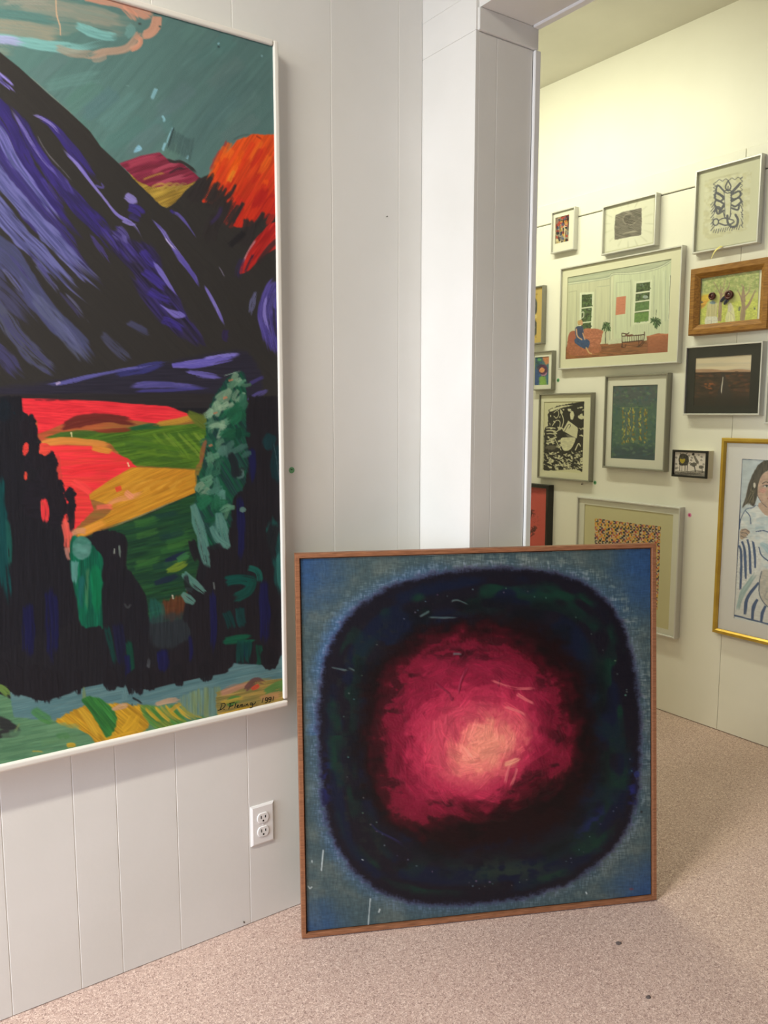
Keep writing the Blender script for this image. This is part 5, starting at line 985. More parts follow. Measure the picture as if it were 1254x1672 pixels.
def paint_sitter():
    S = Sheet(540, 200, 1240, 1640, .62, (214, 220, 222)); B = (70, 92, 132); L = lambda P, w=7, c=B: S.line(P, w, c, .9)
    S.poly([(600, 225), (1240, 225), (1240, 640), (590, 640)], (206, 216, 220), 1, 6, 0, None, 40, .04, (196, 208, 214), False)
    # chair with blue stripes
    S.poly([(580, 860), (640, 830), (720, 840), (755, 1030), (600, 1230), (570, 1250)], (224, 226, 224), 1, 4, 3); S.poly([(560, 1260), (760, 1050), (1240, 1060), (1240, 1640), (545, 1420)], (220, 222, 220), 1, 4, 3, None, 20, .04, None, False)
    S.stroke([(570, 1410), (620, 1240), (750, 1050)], [22, 40, 30], (150, 180, 182), .8, .25, 6, 5)
    for P in ([(588, 880), (606, 960), (600, 1230)], [(610, 850), (632, 930), (642, 1150)], [(650, 836), (668, 920), (676, 1110)], [(688, 826), (706, 920), (712, 1065)]): S.stroke(P, [16, 20, 14], B, .95, .1, 3, 4, .1, (.02, .05))
    for P in ([(740, 1160), (650, 1290), (634, 1420)], [(730, 1290), (700, 1350), (690, 1450)], [(790, 1340), (765, 1400), (755, 1470)], [(850, 1370), (830, 1430), (825, 1490)], [(920, 1390), (905, 1500)], [(990, 1400), (980, 1520)], [(1060, 1400), (1060, 1540)]): S.stroke(P, [18, 26, 20], B, .95, .1, 4, 4, .1, (.02, .05))
    for P in ([(1060, 840), (1090, 940), (1120, 1100)], [(1110, 830), (1140, 940), (1170, 1100)], [(1160, 830), (1190, 940), (1215, 1100)]): S.stroke(P, 20, B, .9, .1, 3, 4)
    # white shirt
    S.poly([(600, 700), (640, 620), (720, 580), (820, 600), (960, 600), (1060, 660), (1090, 800), (1040, 1040), (900, 1080), (770, 1040), (740, 900), (640, 820), (595, 780)], (226, 230, 228), 1, 4, 4, None, 30, .05, (206, 218, 222))
    for P, w in (([(640, 625), (672, 665), (678, 720)], 7), ([(720, 580), (690, 600), (640, 615), (600, 690)], 6), ([(740, 900), (760, 960), (820, 1010)], 9), ([(720, 780), (780, 775), (840, 800)], 8), ([(600, 690), (592, 760)], 8), ([(730, 585), (790, 608), (850, 600)], 7), ([(1060, 660), (1090, 790), (1050, 980)], 8)): L(P, w)
    S.stroke([(740, 860), (800, 900), (840, 960)], [20, 50, 40], (166, 196, 206), .8, .3, 8, 6); S.stroke([(700, 700), (780, 680), (860, 690)], 30, (190, 208, 214), .7, .3, 8, 6); S.stroke([(700, 760), (760, 750), (800, 760)], 18, (176, 200, 210), .8, .3, 6, 5)
    # legs
    S.poly([(760, 1080), (830, 1070), (1000, 1090), (1080, 1150), (1060, 1300), (900, 1330), (800, 1340), (750, 1270), (740, 1170)], (190, 188, 182), 1, 4, 4, None, 20, .06, (206, 200, 190)); L([(760, 1080), (742, 1170), (748, 1270), (810, 1350), (880, 1340)], 8, (104, 116, 132)); L([(800, 1230), (784, 1280), (810, 1300)], 6, (160, 160, 160))
    # hand
    S.poly([(600, 770), (640, 758), (672, 780), (660, 800), (630, 830), (600, 835)], (186, 164, 146), 1, 3, 3); 
    for P in ([(612, 770), (640, 765), (668, 785)], [(606, 790), (640, 792), (656, 806)], [(604, 812), (624, 822), (650, 824)]): L(P, 5, (96, 96, 110))
    # head and hair
    S.poly([(722, 420), (760, 350), (830, 320), (890, 380), (900, 470), (870, 560), (810, 600), (760, 560), (726, 500)], (206, 178, 158), 1, 3, 3, None, 20, .05, (190, 160, 144)); S.poly([(750, 560), (860, 560), (870, 630), (800, 660), (740, 600)], (198, 170, 152), 1, 4, 3)
    S.poly([(664, 420), (700, 330), (745, 265), (810, 238), (900, 250), (960, 330), (985, 480), (960, 620), (900, 640), (905, 480), (880, 380), (820, 320), (770, 345), (735, 420), (725, 520), (700, 590), (660, 560), (615, 600), (640, 520)], (74, 72, 68), 1, 3, 5, 100, 9, .2, (98, 92, 84))
    for k in range(16): S.stroke([(690 - k * 2 + (k % 5) * 12, 420 + k * 4), (668 + (k % 4) * 10, 510), (622 + (k % 6) * 14, 596)], 7, [(112, 106, 92), (56, 56, 54), (136, 128, 108)][k % 3], .8, .3, 3, 3)
    S.dab(706, 430, 9, 20, (220, 214, 200)); S.dab(770, 470, 26, 18, (214, 156, 146), .7, 0, .3, 8); L([(766, 418), (790, 405), (815, 410)], 7, (60, 58, 60)); S.dab(795, 436, 20, 9, (222, 222, 216)); S.dab(798, 436, 8, 8, (50, 50, 56)); L([(770, 438), (795, 428), (820, 438)], 5, (60, 60, 70)); S.dab(860, 432, 18, 8, (222, 222, 216)); S.dab(862, 432, 7, 7, (50, 50, 56)); L([(840, 408), (865, 404), (885, 415)], 7, (60, 58, 60))
    L([(832, 430), (845, 480), (828, 494)], 6, (150, 116, 110)); S.stroke([(800, 534), (826, 528), (850, 536)], 13, (170, 96, 96), .9, .1, 3, 3); L([(724, 500), (760, 560), (800, 596)], 5, (100, 92, 100))
    for P in ([(606, 228), (1240, 246)], [(606, 228), (592, 640), (572, 1000), (546, 1412)], [(546, 1412), (1240, 1590)]): S.line(P, 12, (78, 100, 138), .95)
    return S

# ------------------------------------------------------------------ picture helpers
def art_mesh(name, x0, x1, z0, z1, y, sheet, corners, cell, mat, parent, relief=0., gain=1.0):
    """fine grid in the plane of a picture, coloured from the painted sheet"""
    nu = max(int((x1 - x0) / cell), 4); nv = max(int((z1 - z0) / cell), 4)
    u, v = np.meshgrid(np.linspace(0, 1, nu + 1), np.linspace(0, 1, nv + 1)); u = u.ravel(); v = v.ravel()
    q = homography(corners) @ np.stack([u, v, np.ones_like(u)])  # corners are the picture's corners projected through the camera to image pixels
    c, r = sheet.sample(q[0] / q[2], q[1] / q[2])
    n = len(u); co = np.empty((n, 3), np.float32)
    co[:, 0] = x0 + (x1 - x0) * u; co[:, 1] = y - relief * r; co[:, 2] = z1 - (z1 - z0) * v
    i = (np.arange(nv)[:, None] * (nu + 1) + np.arange(nu)[None]).ravel()
    idx = np.stack([i, i + nu + 1, i + nu + 2, i + 1], 1).astype(np.int32); nf = len(idx)
    me = bpy.data.meshes.new(name); me.vertices.add(n); me.vertices.foreach_set('co', co.ravel())
    me.loops.add(nf * 4); me.loops.foreach_set('vertex_index', idx.ravel())
    me.polygons.add(nf); me.polygons.foreach_set('loop_start', np.arange(nf, dtype=np.int32) * 4); me.polygons.foreach_set('loop_total', np.full(nf, 4, np.int32))
    me.update(); me.polygons.foreach_set('use_smooth', np.ones(nf, bool))
    at_ = me.attributes.new('paint', 'FLOAT_COLOR', 'POINT'); rgba = np.ones((n, 4), np.float32); rgba[:, :3] = np.clip(lin(np.clip(c, 0, 1) * 255) * gain, 0, .95)
    at_.data.foreach_set('color', rgba.ravel())
    return link(name, me, mat, parent)
def frame_bars(w, h, prof, mat, parent, z0=0.):
    """four mitred bars; prof lists (inset from the outer edge, y)"""
    cx, cz = 0, z0 + h / 2
    for k in range(4):
        L = w if k % 2 == 0 else h; D = h if k % 2 == 0 else w
        bm = bmesh.new(); ring = []
        for e in (-1, 1):
            ring.append([bm.verts.new((e * (L / 2 - a), y, -D / 2 + a)) for a, y in prof])
        m = len(prof)
        for j in range(m): bm.faces.new((ring[0][j], ring[0][(j + 1) % m], ring[1][(j + 1) % m], ring[1][j]))
        bm.faces.new(ring[0][::-1]); bm.faces.new(ring[1])
        bm.transform(Matrix.Translation((cx, 0, cz)) @ Matrix.Rotation(k * math.pi / 2, 4, 'Y'))
        done(bm, 'frame_bar', mat, parent)
def ring_board(name, o, i, y, t, mat, parent):
    """flat board with a window cut into it: o, i = (x0, x1, z0, z1)"""
    bm = bmesh.new(); V = []
    for yy in (y, y + t):
        for (a, b, c, d) in (o, i): V.append([bm.verts.new(p) for p in ((a, yy, c), (b, yy, c), (b, yy, d), (a, yy, d))])
    for k in range(4):
        n = (k + 1) % 4
        bm.faces.new((V[0][k], V[0][n], V[1][n], V[1][k])); bm.faces.new((V[2][k], V[3][k], V[3][n], V[2][n])); bm.faces.new((V[1][k], V[1][n], V[3][n], V[3][k])); bm.faces.new((V[0][k], V[2][k], V[2][n], V[0][n]))
    return done(bm, name, mat, parent)
CROPS = {2: (860, 220, 1254 / 394), 3: (850, 390, 1254 / 280), 4: (1090, 400, 914 / 164), 5: (850, 550, 1254 / 260), 6: (850, 770, 1254 / 290), 7: (1080, 700, 808 / 174)}
def wall_rect(crop, quad, X):
    ox, oy, s = CROPS[crop]; P = [at(ox + x / s, oy + y / s, 0, X) for x, y in quad]
    return (P[0][1] + P[3][1]) / 2, (P[1][1] + P[2][1]) / 2, (P[2][2] + P[3][2]) / 2, (P[0][2] + P[1][2]) / 2     # left Y, right Y, bottom, top
def wall_picture(name, label, cat, crop, outer, art, depth, bar, fmat, sheet, board, glass=True, recess=.008, cell=.0026, rect=None, art_rect=None, lip=None, gain=1.0, bartop=None):
    """outer and art are corner lists in pixels of an enlarged image crop (or rect in metres); returns the Empty and its local size"""
    yl, yr, z0, z1 = rect if rect else wall_rect(crop, outer, XF - depth)
    w, h = yl - yr, z1 - z0; cy = (yl + yr) / 2
    T = thing(name, label, cat, (XF, cy, z0), (0, 0, -math.pi / 2))
    d = depth
    prof = lip(d) if lip else [(0, 0), (0, -d + .0015), (.0015, -d), (bar - .0012, -d), (bar, -d + .0012), (bar, 0)]
    frame_bars(w, h, prof, fmat, T)
    yb = -d + recess + .006
    if art_rect: al, ar, a0, a1 = art_rect
    else: al, ar, a0, a1 = wall_rect(crop, art, XF + yb)
    ax0, ax1, az0, az1 = cy - al, cy - ar, a0 - z0, a1 - z0
    ox, oy, s = CROPS[crop]
    cor = []
    for yy, zz in ((al, a1), (ar, a1), (ar, a0), (al, a0)):
        p = px((XF + yb, yy, zz)); cor.append(((p[0] - ox) * s, (p[1] - oy) * s))
    ax0 = max(ax0, -w / 2 + bar * .5); ax1 = min(ax1, w / 2 - bar * .5); az0 = max(az0, bar * .5); az1 = min(az1, h - bar * .5)
    if board is not None: ring_board('mat_board', (-w / 2 + bar * .6, w / 2 - bar * .6, bar * .6, h - bar * .6), (ax0, ax1, az0, az1), yb - .003, .003, board, T)
    art_mesh('print', ax0 - .001, ax1 + .001, az0 - .001, az1 + .001, yb + .0005, sheet, cor, cell, PRINT, T, gain=gain)
    box('backing_board', -w / 2 + bar * .5, w / 2 - bar * .5, yb + .002, -.002, bar * .5, h - bar * .5, PAPER, T)
    if glass: box('glass_pane', -w / 2 + bar * .7, w / 2 - bar * .7, -d + recess - .002, -d + recess, bar * .7, h - bar * .7, GLASS, T)
    return T, w, h

# ------------------------------------------------------------------ the big landscape on the left wall
PX1, PZ0, PZ1, PD = 1.003, .616, 2.312, .045
PX0 = PX1 - 1.36
T = thing('landscape_painting', 'huge unglazed mountain landscape painting with red fields in a thin white frame', 'painting', ((PX0 + PX1) / 2, 0, PZ0))
hw = (PX1 - PX0) / 2; ph = PZ1 - PZ0; fb = .0135
land = paint_landscape()
def land_px(x, z, y=-PD + .006):
    p = px((x, y, z)); return (p[0] * 2.6125, p[1] * 2.6125)
art_mesh('canvas', -hw + fb - .002, hw - fb + .002, fb - .002, ph - fb + .002, -PD + .007, land, [land_px(PX0 + fb - .002, PZ1 - fb + .002), land_px(PX1 - fb + .002, PZ1 - fb + .002), land_px(PX1 - fb + .002, PZ0 + fb - .002), land_px(PX0 + fb - .002, PZ0 + fb - .002)], .0021, ACRYLIC, T, relief=.0010)
box('stretcher', -hw + fb, hw - fb, -PD + .010, -.004, fb, ph - fb, WHITEFRAME, T)
box('frame_bar', hw - fb, hw, -PD, -.001, .022, ph, WHITEFRAME, T, .004, 3)
box('frame_bar', -hw, -hw + fb, -PD, -.001, .021, ph, WHITEFRAME, T, .004, 3)
box('frame_bar', -hw + fb + .001, hw - fb - .001, -PD, -.001, ph - fb, ph, WHITEFRAME, T, .004, 3)
box('frame_bar', -hw - .002, hw + .001, -PD - .001, -.001, 0, .0175, WHITEFRAME, T, .006, 4)
# signature, brushed as thin ribbons of dark paint
def ribbon(bm, P, w, y):
    P = smooth_path(P, 4); n = len(P); L = []; R_ = []
    for k in range(n):
        d = P[min(k + 1, n - 1)] - P[max(k - 1, 0)]; d = d / (np.linalg.norm(d) + 1e-9); m = np.array([-d[1], d[0]]) * w / 2
        L.append(bm.verts.new((P[k][0] + m[0], y, P[k][1] + m[1]))); R_.append(bm.verts.new((P[k][0] - m[0], y, P[k][1] - m[1])))
    for k in range(n - 1): bm.faces.new((L[k], L[k + 1], R_[k + 1], R_[k]))
bm = bmesh.new()
def sig(P):                                                     # enlarged image pixels of the lettering -> canvas plane
    Q = []
    for x, y in P:
        p = at(330 + x / 7.376, 1080 + y / 7.376, 1, -PD + .004); Q.append((p[0] - (PX0 + PX1) / 2, p[2] - PZ0))
    return np.array(Q)
for P in ([(238, 520), (214, 585)], [(222, 512), (270, 505), (275, 535), (240, 572), (186, 592)], [(262, 572), (266, 582)],
          [(345, 500), (318, 578)], [(322, 508), (392, 490)], [(330, 545), (376, 530)], [(408, 492), (392, 560)], [(418, 545), (440, 528), (428, 525), (418, 550), (446, 550)],
          [(452, 552), (460, 520)], [(459, 530), (472, 518), (472, 550)], [(472, 530), (488, 516), (490, 548)], [(510, 520), (504, 545)], [(514, 506), (516, 508)], [(526, 544), (530, 512)], [(530, 526), (548, 510), (552, 538)],
          [(600, 500), (584, 500), (578, 516), (588, 524), (602, 510), (604, 498)], [(604, 498), (606, 540), (592, 560), (572, 556)], [(612, 520), (630, 508), (648, 486)],
          [(736, 438), (720, 498)], [(790, 440), (764, 440), (762, 466), (786, 462), (790, 440), (780, 490), (756, 498)], [(830, 430), (804, 436), (804, 458), (826, 452), (830, 430), (824, 476), (800, 490)], [(862, 420), (852, 472)]):
    ribbon(bm, sig(P), .0024, -PD + .0035)
done(bm, 'signature', INK, T)['label'] = 'dark green brushed signature reading D. Fleming 1991'

# ------------------------------------------------------------------ the leaning ring painting
LW, LH, LEAN, LYAW = 1.026, 1.036, math.radians(4.8), math.radians(-25.1)
T = thing('abstract_painting', 'square abstract painting of a glowing red core in a dark ring, leaning above the carpet', 'painting', (0, 0, 0), (-LEAN, 0, LYAW))
ex = np.array([math.cos(LYAW), math.sin(LYAW), 0]); A0 = np.array([.981, -.144, 0.0]); mid = A0 + ex * LW / 2
fd = .036
T.location = (mid[0], mid[1], fd * math.sin(LEAN) + .0005)
# local y = 0 is the front face, the back is at +fd; the back lower edge rests on the floor
fw_ = .012
frame_bars(LW, LH, [(0, fd), (0, .001), (.001, 0), (fw_ - .001, 0), (fw_, .001), (fw_, .020), (fw_ + .004, .020), (fw_ + .004, fd)], WALNUT, T)
orb = paint_orb()
Rm = Matrix.Rotation(LYAW, 3, 'Z') @ Matrix.Rotation(-LEAN, 3, 'X')
def orb_px(x, z):
    p = Rm @ Vector((x, .008, z)) + Vector(T.location); q = px(p); return ((q[0] - 480) * 2.0557, (q[1] - 880) * 2.0557)
g = fw_ + .003; cx0, cx1, cz0, cz1 = -LW / 2 + g, LW / 2 - g, g, LH - g
art_mesh('canvas', cx0, cx1, cz0, cz1, .008, orb, [orb_px(cx0, cz1), orb_px(cx1, cz1), orb_px(cx1, cz0), orb_px(cx0, cz0)], .0019, OILPAINT, T, relief=.0022)
box('stretcher', cx0 + .004, cx1 - .004, .012, fd - .004, cz0 + .004, cz1 - .004, PAPER, T)

# ------------------------------------------------------------------ pictures on the far wall
wall_picture('framed_collage', 'small red and navy mosaic print in a silver frame, top left of the wall', 'picture', 2, [(125, 403), (248, 374), (244, 597), (125, 617)], [(150, 432), (222, 416), (220, 552), (150, 568)], .030, .006, SILVER, paint_mosaic(), PAPERWHITE, cell=.0018)
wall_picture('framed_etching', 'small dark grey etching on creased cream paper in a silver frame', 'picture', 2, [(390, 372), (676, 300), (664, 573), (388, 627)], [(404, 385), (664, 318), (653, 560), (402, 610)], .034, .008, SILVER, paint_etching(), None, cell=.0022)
wall_picture('framed_candle_print', 'grey ink print of a curling candle in a silver frame, top right', 'picture', 2, [(875, 190), (1224, 92), (1200, 558), (860, 622)], [(888, 202), (1212, 110), (1190, 546), (874, 606)], .030, .008, SILVER, paint_candle(), None, cell=.0024)
wall_picture('framed_interior_print', 'large print of a seated woman in a pale room with cradle and plants', 'picture', 3, [(293, 215), (1192, 42), (1140, 907), (268, 957)], [(350, 280), (1108, 148), (1076, 827), (328, 882)], .030, .007, SILVER, paint_room(), PAPER, cell=.0023)
oakprof = lambda d: [(0, 0), (0, -d + .006), (.004, -d), (.024, -d), (.030, -d + .004), (.044, -d + .014), (.044, 0)]
T5, w5, h5 = wall_picture('framed_children_collage', 'coloured pencil drawing with two dark button heads in a wide oak frame', 'picture', 4, [(200, 228), (932, 96), (916, 748), (185, 838)], [(252, 292), (832, 186), (816, 692), (240, 746)], .045, .044, OAK, paint_children(), None, recess=.016, cell=.0022, lip=oakprof)
def torus_disc(bm, x, y, z, R0, t, n=18, m=8):
    rings = []
    for k in range(n):
        a = k / n * 2 * math.pi; rings.append([bm.verts.new((x + (R0 * .72 + R0 * .28 * math.cos(b)) * math.cos(a), y - t * math.sin(b), z + (R0 * .72 + R0 * .28 * math.cos(b)) * math.sin(a))) for b in np.arange(m) / m * 2 * math.pi])
    for k in range(n):
        for j in range(m): bm.faces.new((rings[k][j], rings[(k + 1) % n][j], rings[(k + 1) % n][(j + 1) % m], rings[k][(j + 1) % m]))
BUTTON = material('button_red_brown', (92, 44, 38), .3, .5, col2=(60, 30, 28), cscale=90); FELT = material('felt_grey', (54, 54, 70), .8, .2)
yl5, yr5, z05, z15 = wall_rect(4, [(200, 228), (932, 96), (916, 748), (185, 838)], XF - .045); cy5 = (yl5 + yr5) / 2
for (bx_, by_, rr_) in ((406, 465, .0165), (560, 455, .020)):
    q = at(1090 + bx_ / CROPS[4][2], 400 + by_ / CROPS[4][2], 0, XF - .03); bm = bmesh.new(); lx, lz = cy5 - q[1], q[2] - z05
    torus_disc(bm, lx, -.031, lz, rr_, .007); bmesh.ops.create_uvsphere(bm, u_segments=14, v_segments=8, radius=rr_ * .5, matrix=Matrix.Translation((lx, -.031, lz)) @ Matrix.Diagonal((1, .5, 1, 1)))
    done(bm, 'button', BUTTON, T5, smooth=True)['label'] = 'dark red brown button used as a head'
    if rr_ > .018:
        bm = bmesh.new()
        for (dx, dz, l, a) in ((-.026, -.010, .022, -40), (-.012, -.022, .020, -48)):
            mt = Matrix.Translation((lx + dx, -.026, lz + dz)) @ Matrix.Rotation(math.radians(a), 4, 'Y') @ Matrix.Diagonal((l, .006, .0075, 1))
            bmesh.ops.create_uvsphere(bm, u_segments=14, v_segments=8, radius=1, matrix=mt)
        done(bm, 'felt_piece', FELT, T5, smooth=True)
wall_picture('framed_road_photo', 'dark photograph of a desert road at dusk in a silver frame', 'photograph', 4, [(165, 925), (866, 875), (835, 1550), (135, 1548)], [(256, 1028), (766, 999), (745, 1458), (240, 1462)], .034, .007, SILVER, paint_road(), PAPERBLACK, cell=.0024)
wall_picture('framed_silhouettes', 'tan print of dark oval shapes in a grey frame, half hidden by the doorway', 'picture', 3, None, None, .030, .007, GREYMETAL, paint_pairs(), PAPERTAN, rect=(1.52, 1.172, 1.770, 2.071), art_rect=(1.482, 1.222, 1.806, 2.034), cell=.003)
wall_picture('framed_bird_painting', 'small bright abstract in blue, green and orange in a grey frame', 'picture', 5, [(85, 120), (250, 107), (243, 412), (90, 427)], [(112, 165), (225, 152), (223, 376), (115, 382)], .030, .006, GREYMETAL, paint_bird(), PAPERWHITE, cell=.002)
wall_picture('framed_block_print', 'black and white block print of tumbled shapes in a grey frame', 'picture', 5, [(145, 455), (560, 430), (540, 1140), (125, 1115)], [(185, 514), (502, 506), (493, 1068), (178, 1060)], .030, .008, GREYMETAL, paint_blockprint(), PAPER, cell=.0022)
wall_picture('framed_textile', 'green and yellow woven looking print with a wide white mat in a silver frame', 'picture', 5, [(665, 305), (1162, 283), (1128, 1058), (640, 1035)], [(728, 388), (1083, 375), (1060, 972), (715, 955)], .034, .009, GREYMETAL, paint_textile(), PAPERWHITE, cell=.0024)
T11, w11, h11 = wall_picture('framed_animal_print', 'tiny ink print of animals and trees in a black box frame', 'picture', 7, [(78, 163), (348, 165), (340, 378), (78, 363)], [(92, 178), (335, 182), (329, 356), (92, 349)], .048, .009, BLACKFRAME, paint_creatures(), None, glass=False, recess=.002, cell=.0016, lip=lambda d: [(0, -d + .010), (0, -d + .001), (.001, -d), (.008, -d), (.009, -d + .001), (.009, -d + .010)])
ring_board('box_side', (-w11 / 2, w11 / 2, 0, h11), (-w11 / 2 + .01, w11 / 2 - .01, .01, h11 - .01), -.038, .038, BOXSIDE, T11)
wall_picture('framed_red_print', 'red print of a dark flower in a black frame beside the doorway', 'picture', 6, None, None, .040, .018, BLACKFRAME, paint_red(), None, rect=(1.53, 1.088, .42, 1.024), art_rect=(1.512, 1.106, .438, 1.006), cell=.003)
T13, w13, h13 = wall_picture('framed_pattern_print', 'print of tiny multicoloured geometric tiles on cream paper in a silver frame', 'picture', 6, [(400, 185), (1146, 258), (1108, 1172), (392, 1090)], None, .034, .008, SILVER, paint_pattern(), PAPERWHITE, rect=(.897, .287, .372, .982), art_rect=(.853, .330, .405, .945), cell=.0024)
goldprof = lambda d: [(0, 0), (0, -d + .003), (.003, -d), (.013, -d), (.020, -d + .006), (.020, 0)]
wall_picture('framed_portrait', 'large portrait of a dark haired sitter on a striped chair in a gold frame', 'picture', 7, None, None, .036, .020, GOLD, paint_sitter(), PAPERPALE, rect=(.100, -.52, .449, 1.300), art_rect=(.008, -.43, .528, 1.214), cell=.0026, lip=goldprof, recess=.010)
S_ = Sheet(0, 0, 10, 10, 1, (206, 204, 186))
wall_picture('framed_pale_print', 'pale frame edge just showing behind the doorway corner', 'picture', 5, None, None, .028, .008, SILVER, S_, PAPER, rect=(1.56, 1.262, 1.165, 1.50), art_rect=(1.50, 1.32, 1.22, 1.44), cell=.02)
wall_picture('framed_edge_picture', 'sliver of a lavender grey frame at the right edge of the view', 'picture', 4, None, None, .030, .008, SILVER, S_, PAPER, rect=(-.083, -.42, 1.36, 1.70), art_rect=(-.13, -.37, 1.42, 1.64), cell=.02)

# ------------------------------------------------------------------ stickers, tape, nails
def disc(bm, r, t, seg=24, mt=Matrix()):
    bmesh.ops.create_cone(bm, cap_ends=True, segments=seg, radius1=r, radius2=r * .96, depth=t, matrix=mt)
def sticker(label, loc, rotz, r, mat, core=None, mark=False):
    T = thing('dot_sticker', label, 'sticker', loc, (0, 0, rotz)); Rx = Matrix.Rotation(math.pi / 2, 4, 'X')
    bm = bmesh.new(); disc(bm, r, .0008, mt=Matrix.Translation((0, -.0006, 0)) @ Rx); done(bm, 'dot', mat, T)
    if core: bm = bmesh.new(); disc(bm, r * .5, .0006, mt=Matrix.Translation((0, -.0013, 0)) @ Rx); done(bm, 'dot_core', core, T)
    if mark: bm = bmesh.new(); ribbon(bm, np.array([(-.0035, .0045), (-.002, .001), (.0005, .0025), (.0015, .001)]), .0018, -.0014); done(bm, 'pen_mark', DARKDOT, T)
sticker('green dot sticker with a pen mark beside the big landscape', (1.047, 0, 1.252), 0, .0085, GREENDOT, None, True)
for x, y, lb, m, c in ((911.3, 620.8, 'green dot sticker below the small bright abstract', GREENDOT, GREENCORE), (971.5, 788, 'green dot sticker at the corner of the black and white print', GREENDOT, GREENCORE), (1126, 841, 'pink dot sticker beside the tile pattern print', PINKDOT, PINKDOT2)):
    p = at(x, y, 0, XF); sticker(lb, (XF, p[1], p[2]), -math.pi / 2, .0098, m, c)
# curl of yellow tape below the candle print
p = at(1172, 412, 0, XF - .032); bm = bmesh.new(); L = []
for k in range(9):
    t = k / 8; y = -.001 - .012 * math.sin(t * 2.6); x = .018 - .036 * t - .006 * t * t; z = .022 - .046 * t + .008 * math.sin(t * 3)
    wd = .006 * (1 - .75 * t); L.append((bm.verts.new((x - wd, y, z + wd * .5)), bm.verts.new((x + wd, y - .002, z - wd * .5)), bm.verts.new((x + wd, y - .0012, z - wd * .5)), bm.verts.new((x - wd, y + .0008, z + wd * .5))))
for a, b in zip(L[:-1], L[1:]):
    for j in range(4): bm.faces.new((a[j], a[(j + 1) % 4], b[(j + 1) % 4], b[j]))
bm.faces.new(L[0]); bm.faces.new(L[-1][::-1])
o = done(bm, 'tape_strip', TAPE); o.location = p; o.rotation_euler = (0, 0, -math.pi / 2); tag(o, 'curled strip of yellow tape hanging under the candle print', 'tape')
def nail(label, P, axis_rot, r=.0028):
    T = thing('nail', label, 'nail', P, axis_rot); bm = bmesh.new(); disc(bm, r, .0014, 12, Matrix.Translation((0, -.0053, 0)) @ Matrix.Rotation(math.pi / 2, 4, 'X')); done(bm, 'head', STEEL, T)
    bm = bmesh.new(); disc(bm, r * .45, .006, 8, Matrix.Translation((0, -.002, 0)) @ Matrix.Rotation(math.pi / 2, 4, 'X')); done(bm, 'shank', STEEL, T)
q = at(951, 790.5, 0, XF); nail('small nail in the wall just under the black and white print', (XF, q[1], q[2]), (0, 0, -math.pi / 2), .004)
q = at(397.5, 1504.5, 1, 0); nail('tiny dark nail head low on the plank wall near the floor', (q[0], 0, q[2]), (0, 0, 0), .0026)
q = at(630.6, 354, 1, 0); nail('tiny nail head high on the plank wall near the doorway', (q[0], 0, q[2]), (0, 0, 0), .0018)

# ------------------------------------------------------------------ power outlet
ox, oz = (.9085 + .9795) / 2, .2835
OZ = at(428, 1344.5, 1, 0)[2]; OX = at(428, 1344.5, 1, 0)[0]
T = thing('power_outlet', 'white duplex power outlet on the plank wall under the landscape', 'outlet', (OX, 0, OZ))
bm = bmesh.new(); w, h, t = .035, .0572, .0055
v = [bm.verts.new(q) for q in ((-w, 0, -h), (w, 0, -h), (w, 0, h), (-w, 0, h))]; v2 = [bm.verts.new(q) for q in ((-w, -.0022, -h), (w, -.0022, -h), (w, -.0022, h), (-w, -.0022, h))]; v3 = [bm.verts.new(q) for q in ((-w + .005, -t, -h + .005), (w - .005, -t, -h + .005), (w - .005, -t, h - .005), (-w + .005, -t, h - .005))]
for a, b in ((v, v2), (v2, v3)):
    for k in range(4): bm.faces.new((a[k], a[(k + 1) % 4], b[(k + 1) % 4], b[k]))
bm.faces.new(v3); bm.faces.new(v[::-1]); done(bm, 'cover_plate', PLASTIC, T)
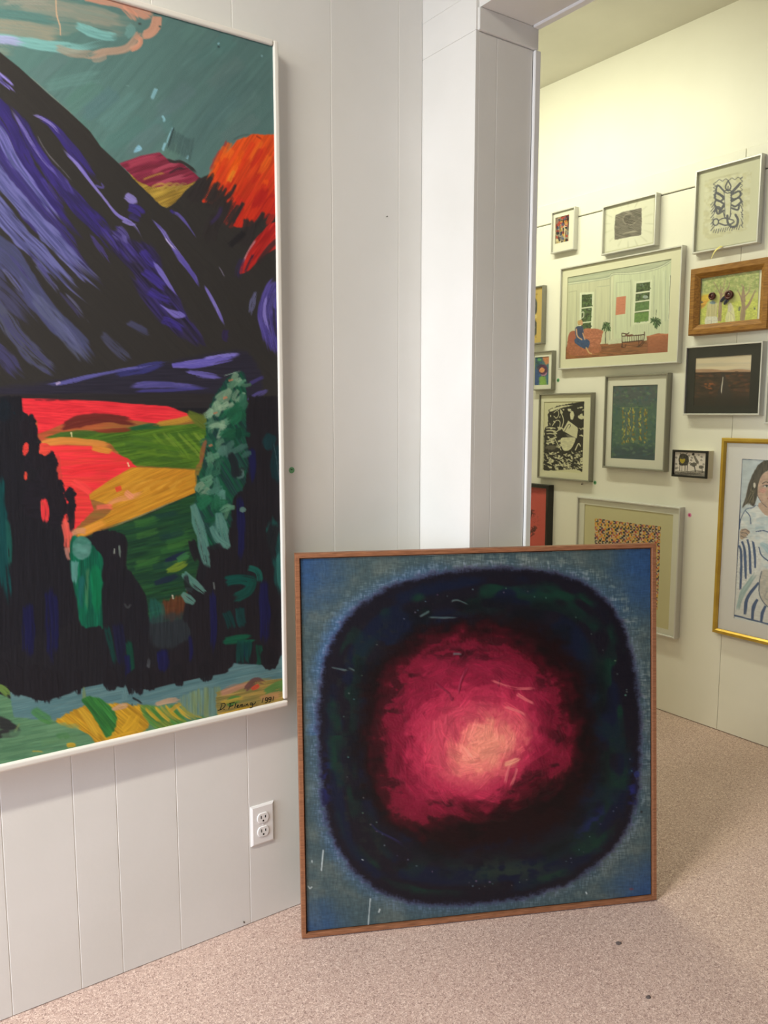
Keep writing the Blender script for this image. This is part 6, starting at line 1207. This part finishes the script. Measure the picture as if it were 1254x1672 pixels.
for s in (1, -1):
    zc = s * .0196; bm = bmesh.new(); pts = []
    for k in range(36):
        a = k / 36 * 2 * math.pi; pts.append((.0175 * math.cos(a), max(-.0143, min(.0143, .0175 * math.sin(a)))))
    lo = [bm.verts.new((x, -t + .001, zc + z)) for x, z in pts]; hi = [bm.verts.new((x, -t - .0018, zc + z)) for x, z in pts]; h2 = [bm.verts.new((x * .93, -t - .0026, zc + z * .93)) for x, z in pts]
    for A, B in ((lo, hi), (hi, h2)):
        for k in range(36): bm.faces.new((A[k], A[(k + 1) % 36], B[(k + 1) % 36], B[k]))
    bm.faces.new(h2); rec = done(bm, 'receptacle', PLASTIC, T)
    for x, hh in ((-.0063, .0042), (.0063, .0034)): box('slot', x - .0013, x + .0013, -t - .0030, -t - .0020, zc + .0032 - hh, zc + .0032 + hh, SLOT, rec)
    bm = bmesh.new(); bmesh.ops.create_cone(bm, cap_ends=True, segments=16, radius1=.0025, radius2=.0025, depth=.001, matrix=Matrix.Translation((0, -t - .0025, zc - .0078)) @ Matrix.Rotation(math.pi / 2, 4, 'X')); done(bm, 'ground_hole', SLOT, rec)
bm = bmesh.new(); disc(bm, .0028, .0014, 14, Matrix.Translation((0, -t - .0004, 0)) @ Matrix.Rotation(math.pi / 2, 4, 'X')); done(bm, 'screw', PLASTIC, T)

# ------------------------------------------------------------------ debris on the carpet
for x, y, lb, r in ((1010, 1541, 'small dark crumb on the carpet right of the leaning painting', .008), (1058.5, 1629, 'small dark crumb on the carpet near the bottom edge', .007)):
    p = at(x, y, 2, 0); bm = bmesh.new(); bmesh.ops.create_icosphere(bm, subdivisions=2, radius=r)
    rr = random.Random(int(x))
    for vv in bm.verts: vv.co *= .8 + .4 * rr.random(); vv.co.z = vv.co.z * .3 + r * .28; vv.co.y *= .7; vv.co.z = max(vv.co.z, .0003)
    o = done(bm, 'crumb', material('crumb_dark', (104, 94, 92), .9, .1)); o.location = (p[0], p[1], 0); tag(o, lb, 'debris')

# ------------------------------------------------------------------ ceiling lamps (overhead, out of view)
def tube_lamp(label, x0, x1, y0, y1, col):
    cx, cy = (x0 + x1) / 2, (y0 + y1) / 2; T = thing('ceiling_lamp', label, 'lamp', (cx, cy, HC)); hx, hy = (x1 - x0) / 2, (y1 - y0) / 2
    box('housing', -hx, hx, -hy, hy, -.075, 0, TRIM, T, .006)
    bm = bmesh.new(); along_x = hx > hy; L = 2 * max(hx, hy) - .06
    bmesh.ops.create_cone(bm, cap_ends=True, segments=14, radius1=.013, radius2=.013, depth=L, matrix=Matrix.Translation((0, 0, -.092)) @ Matrix.Rotation(math.pi / 2, 4, 'Y' if along_x else 'X'))
    m = bpy.data.materials.new('tube_glow'); m.use_nodes = True; b = m.node_tree.nodes['Principled BSDF']; b.inputs['Emission Color'].default_value = (*col, 1); b.inputs['Emission Strength'].default_value = 6
    done(bm, 'tube', m, T)
tube_lamp('long ceiling tube lamp of the front room', -1.8, .1, -1.02, -.88, (1, .93, .80))
tube_lamp('long ceiling tube lamp of the back room', 2.24, 2.40, .2, 1.8, (1, 1, .76))
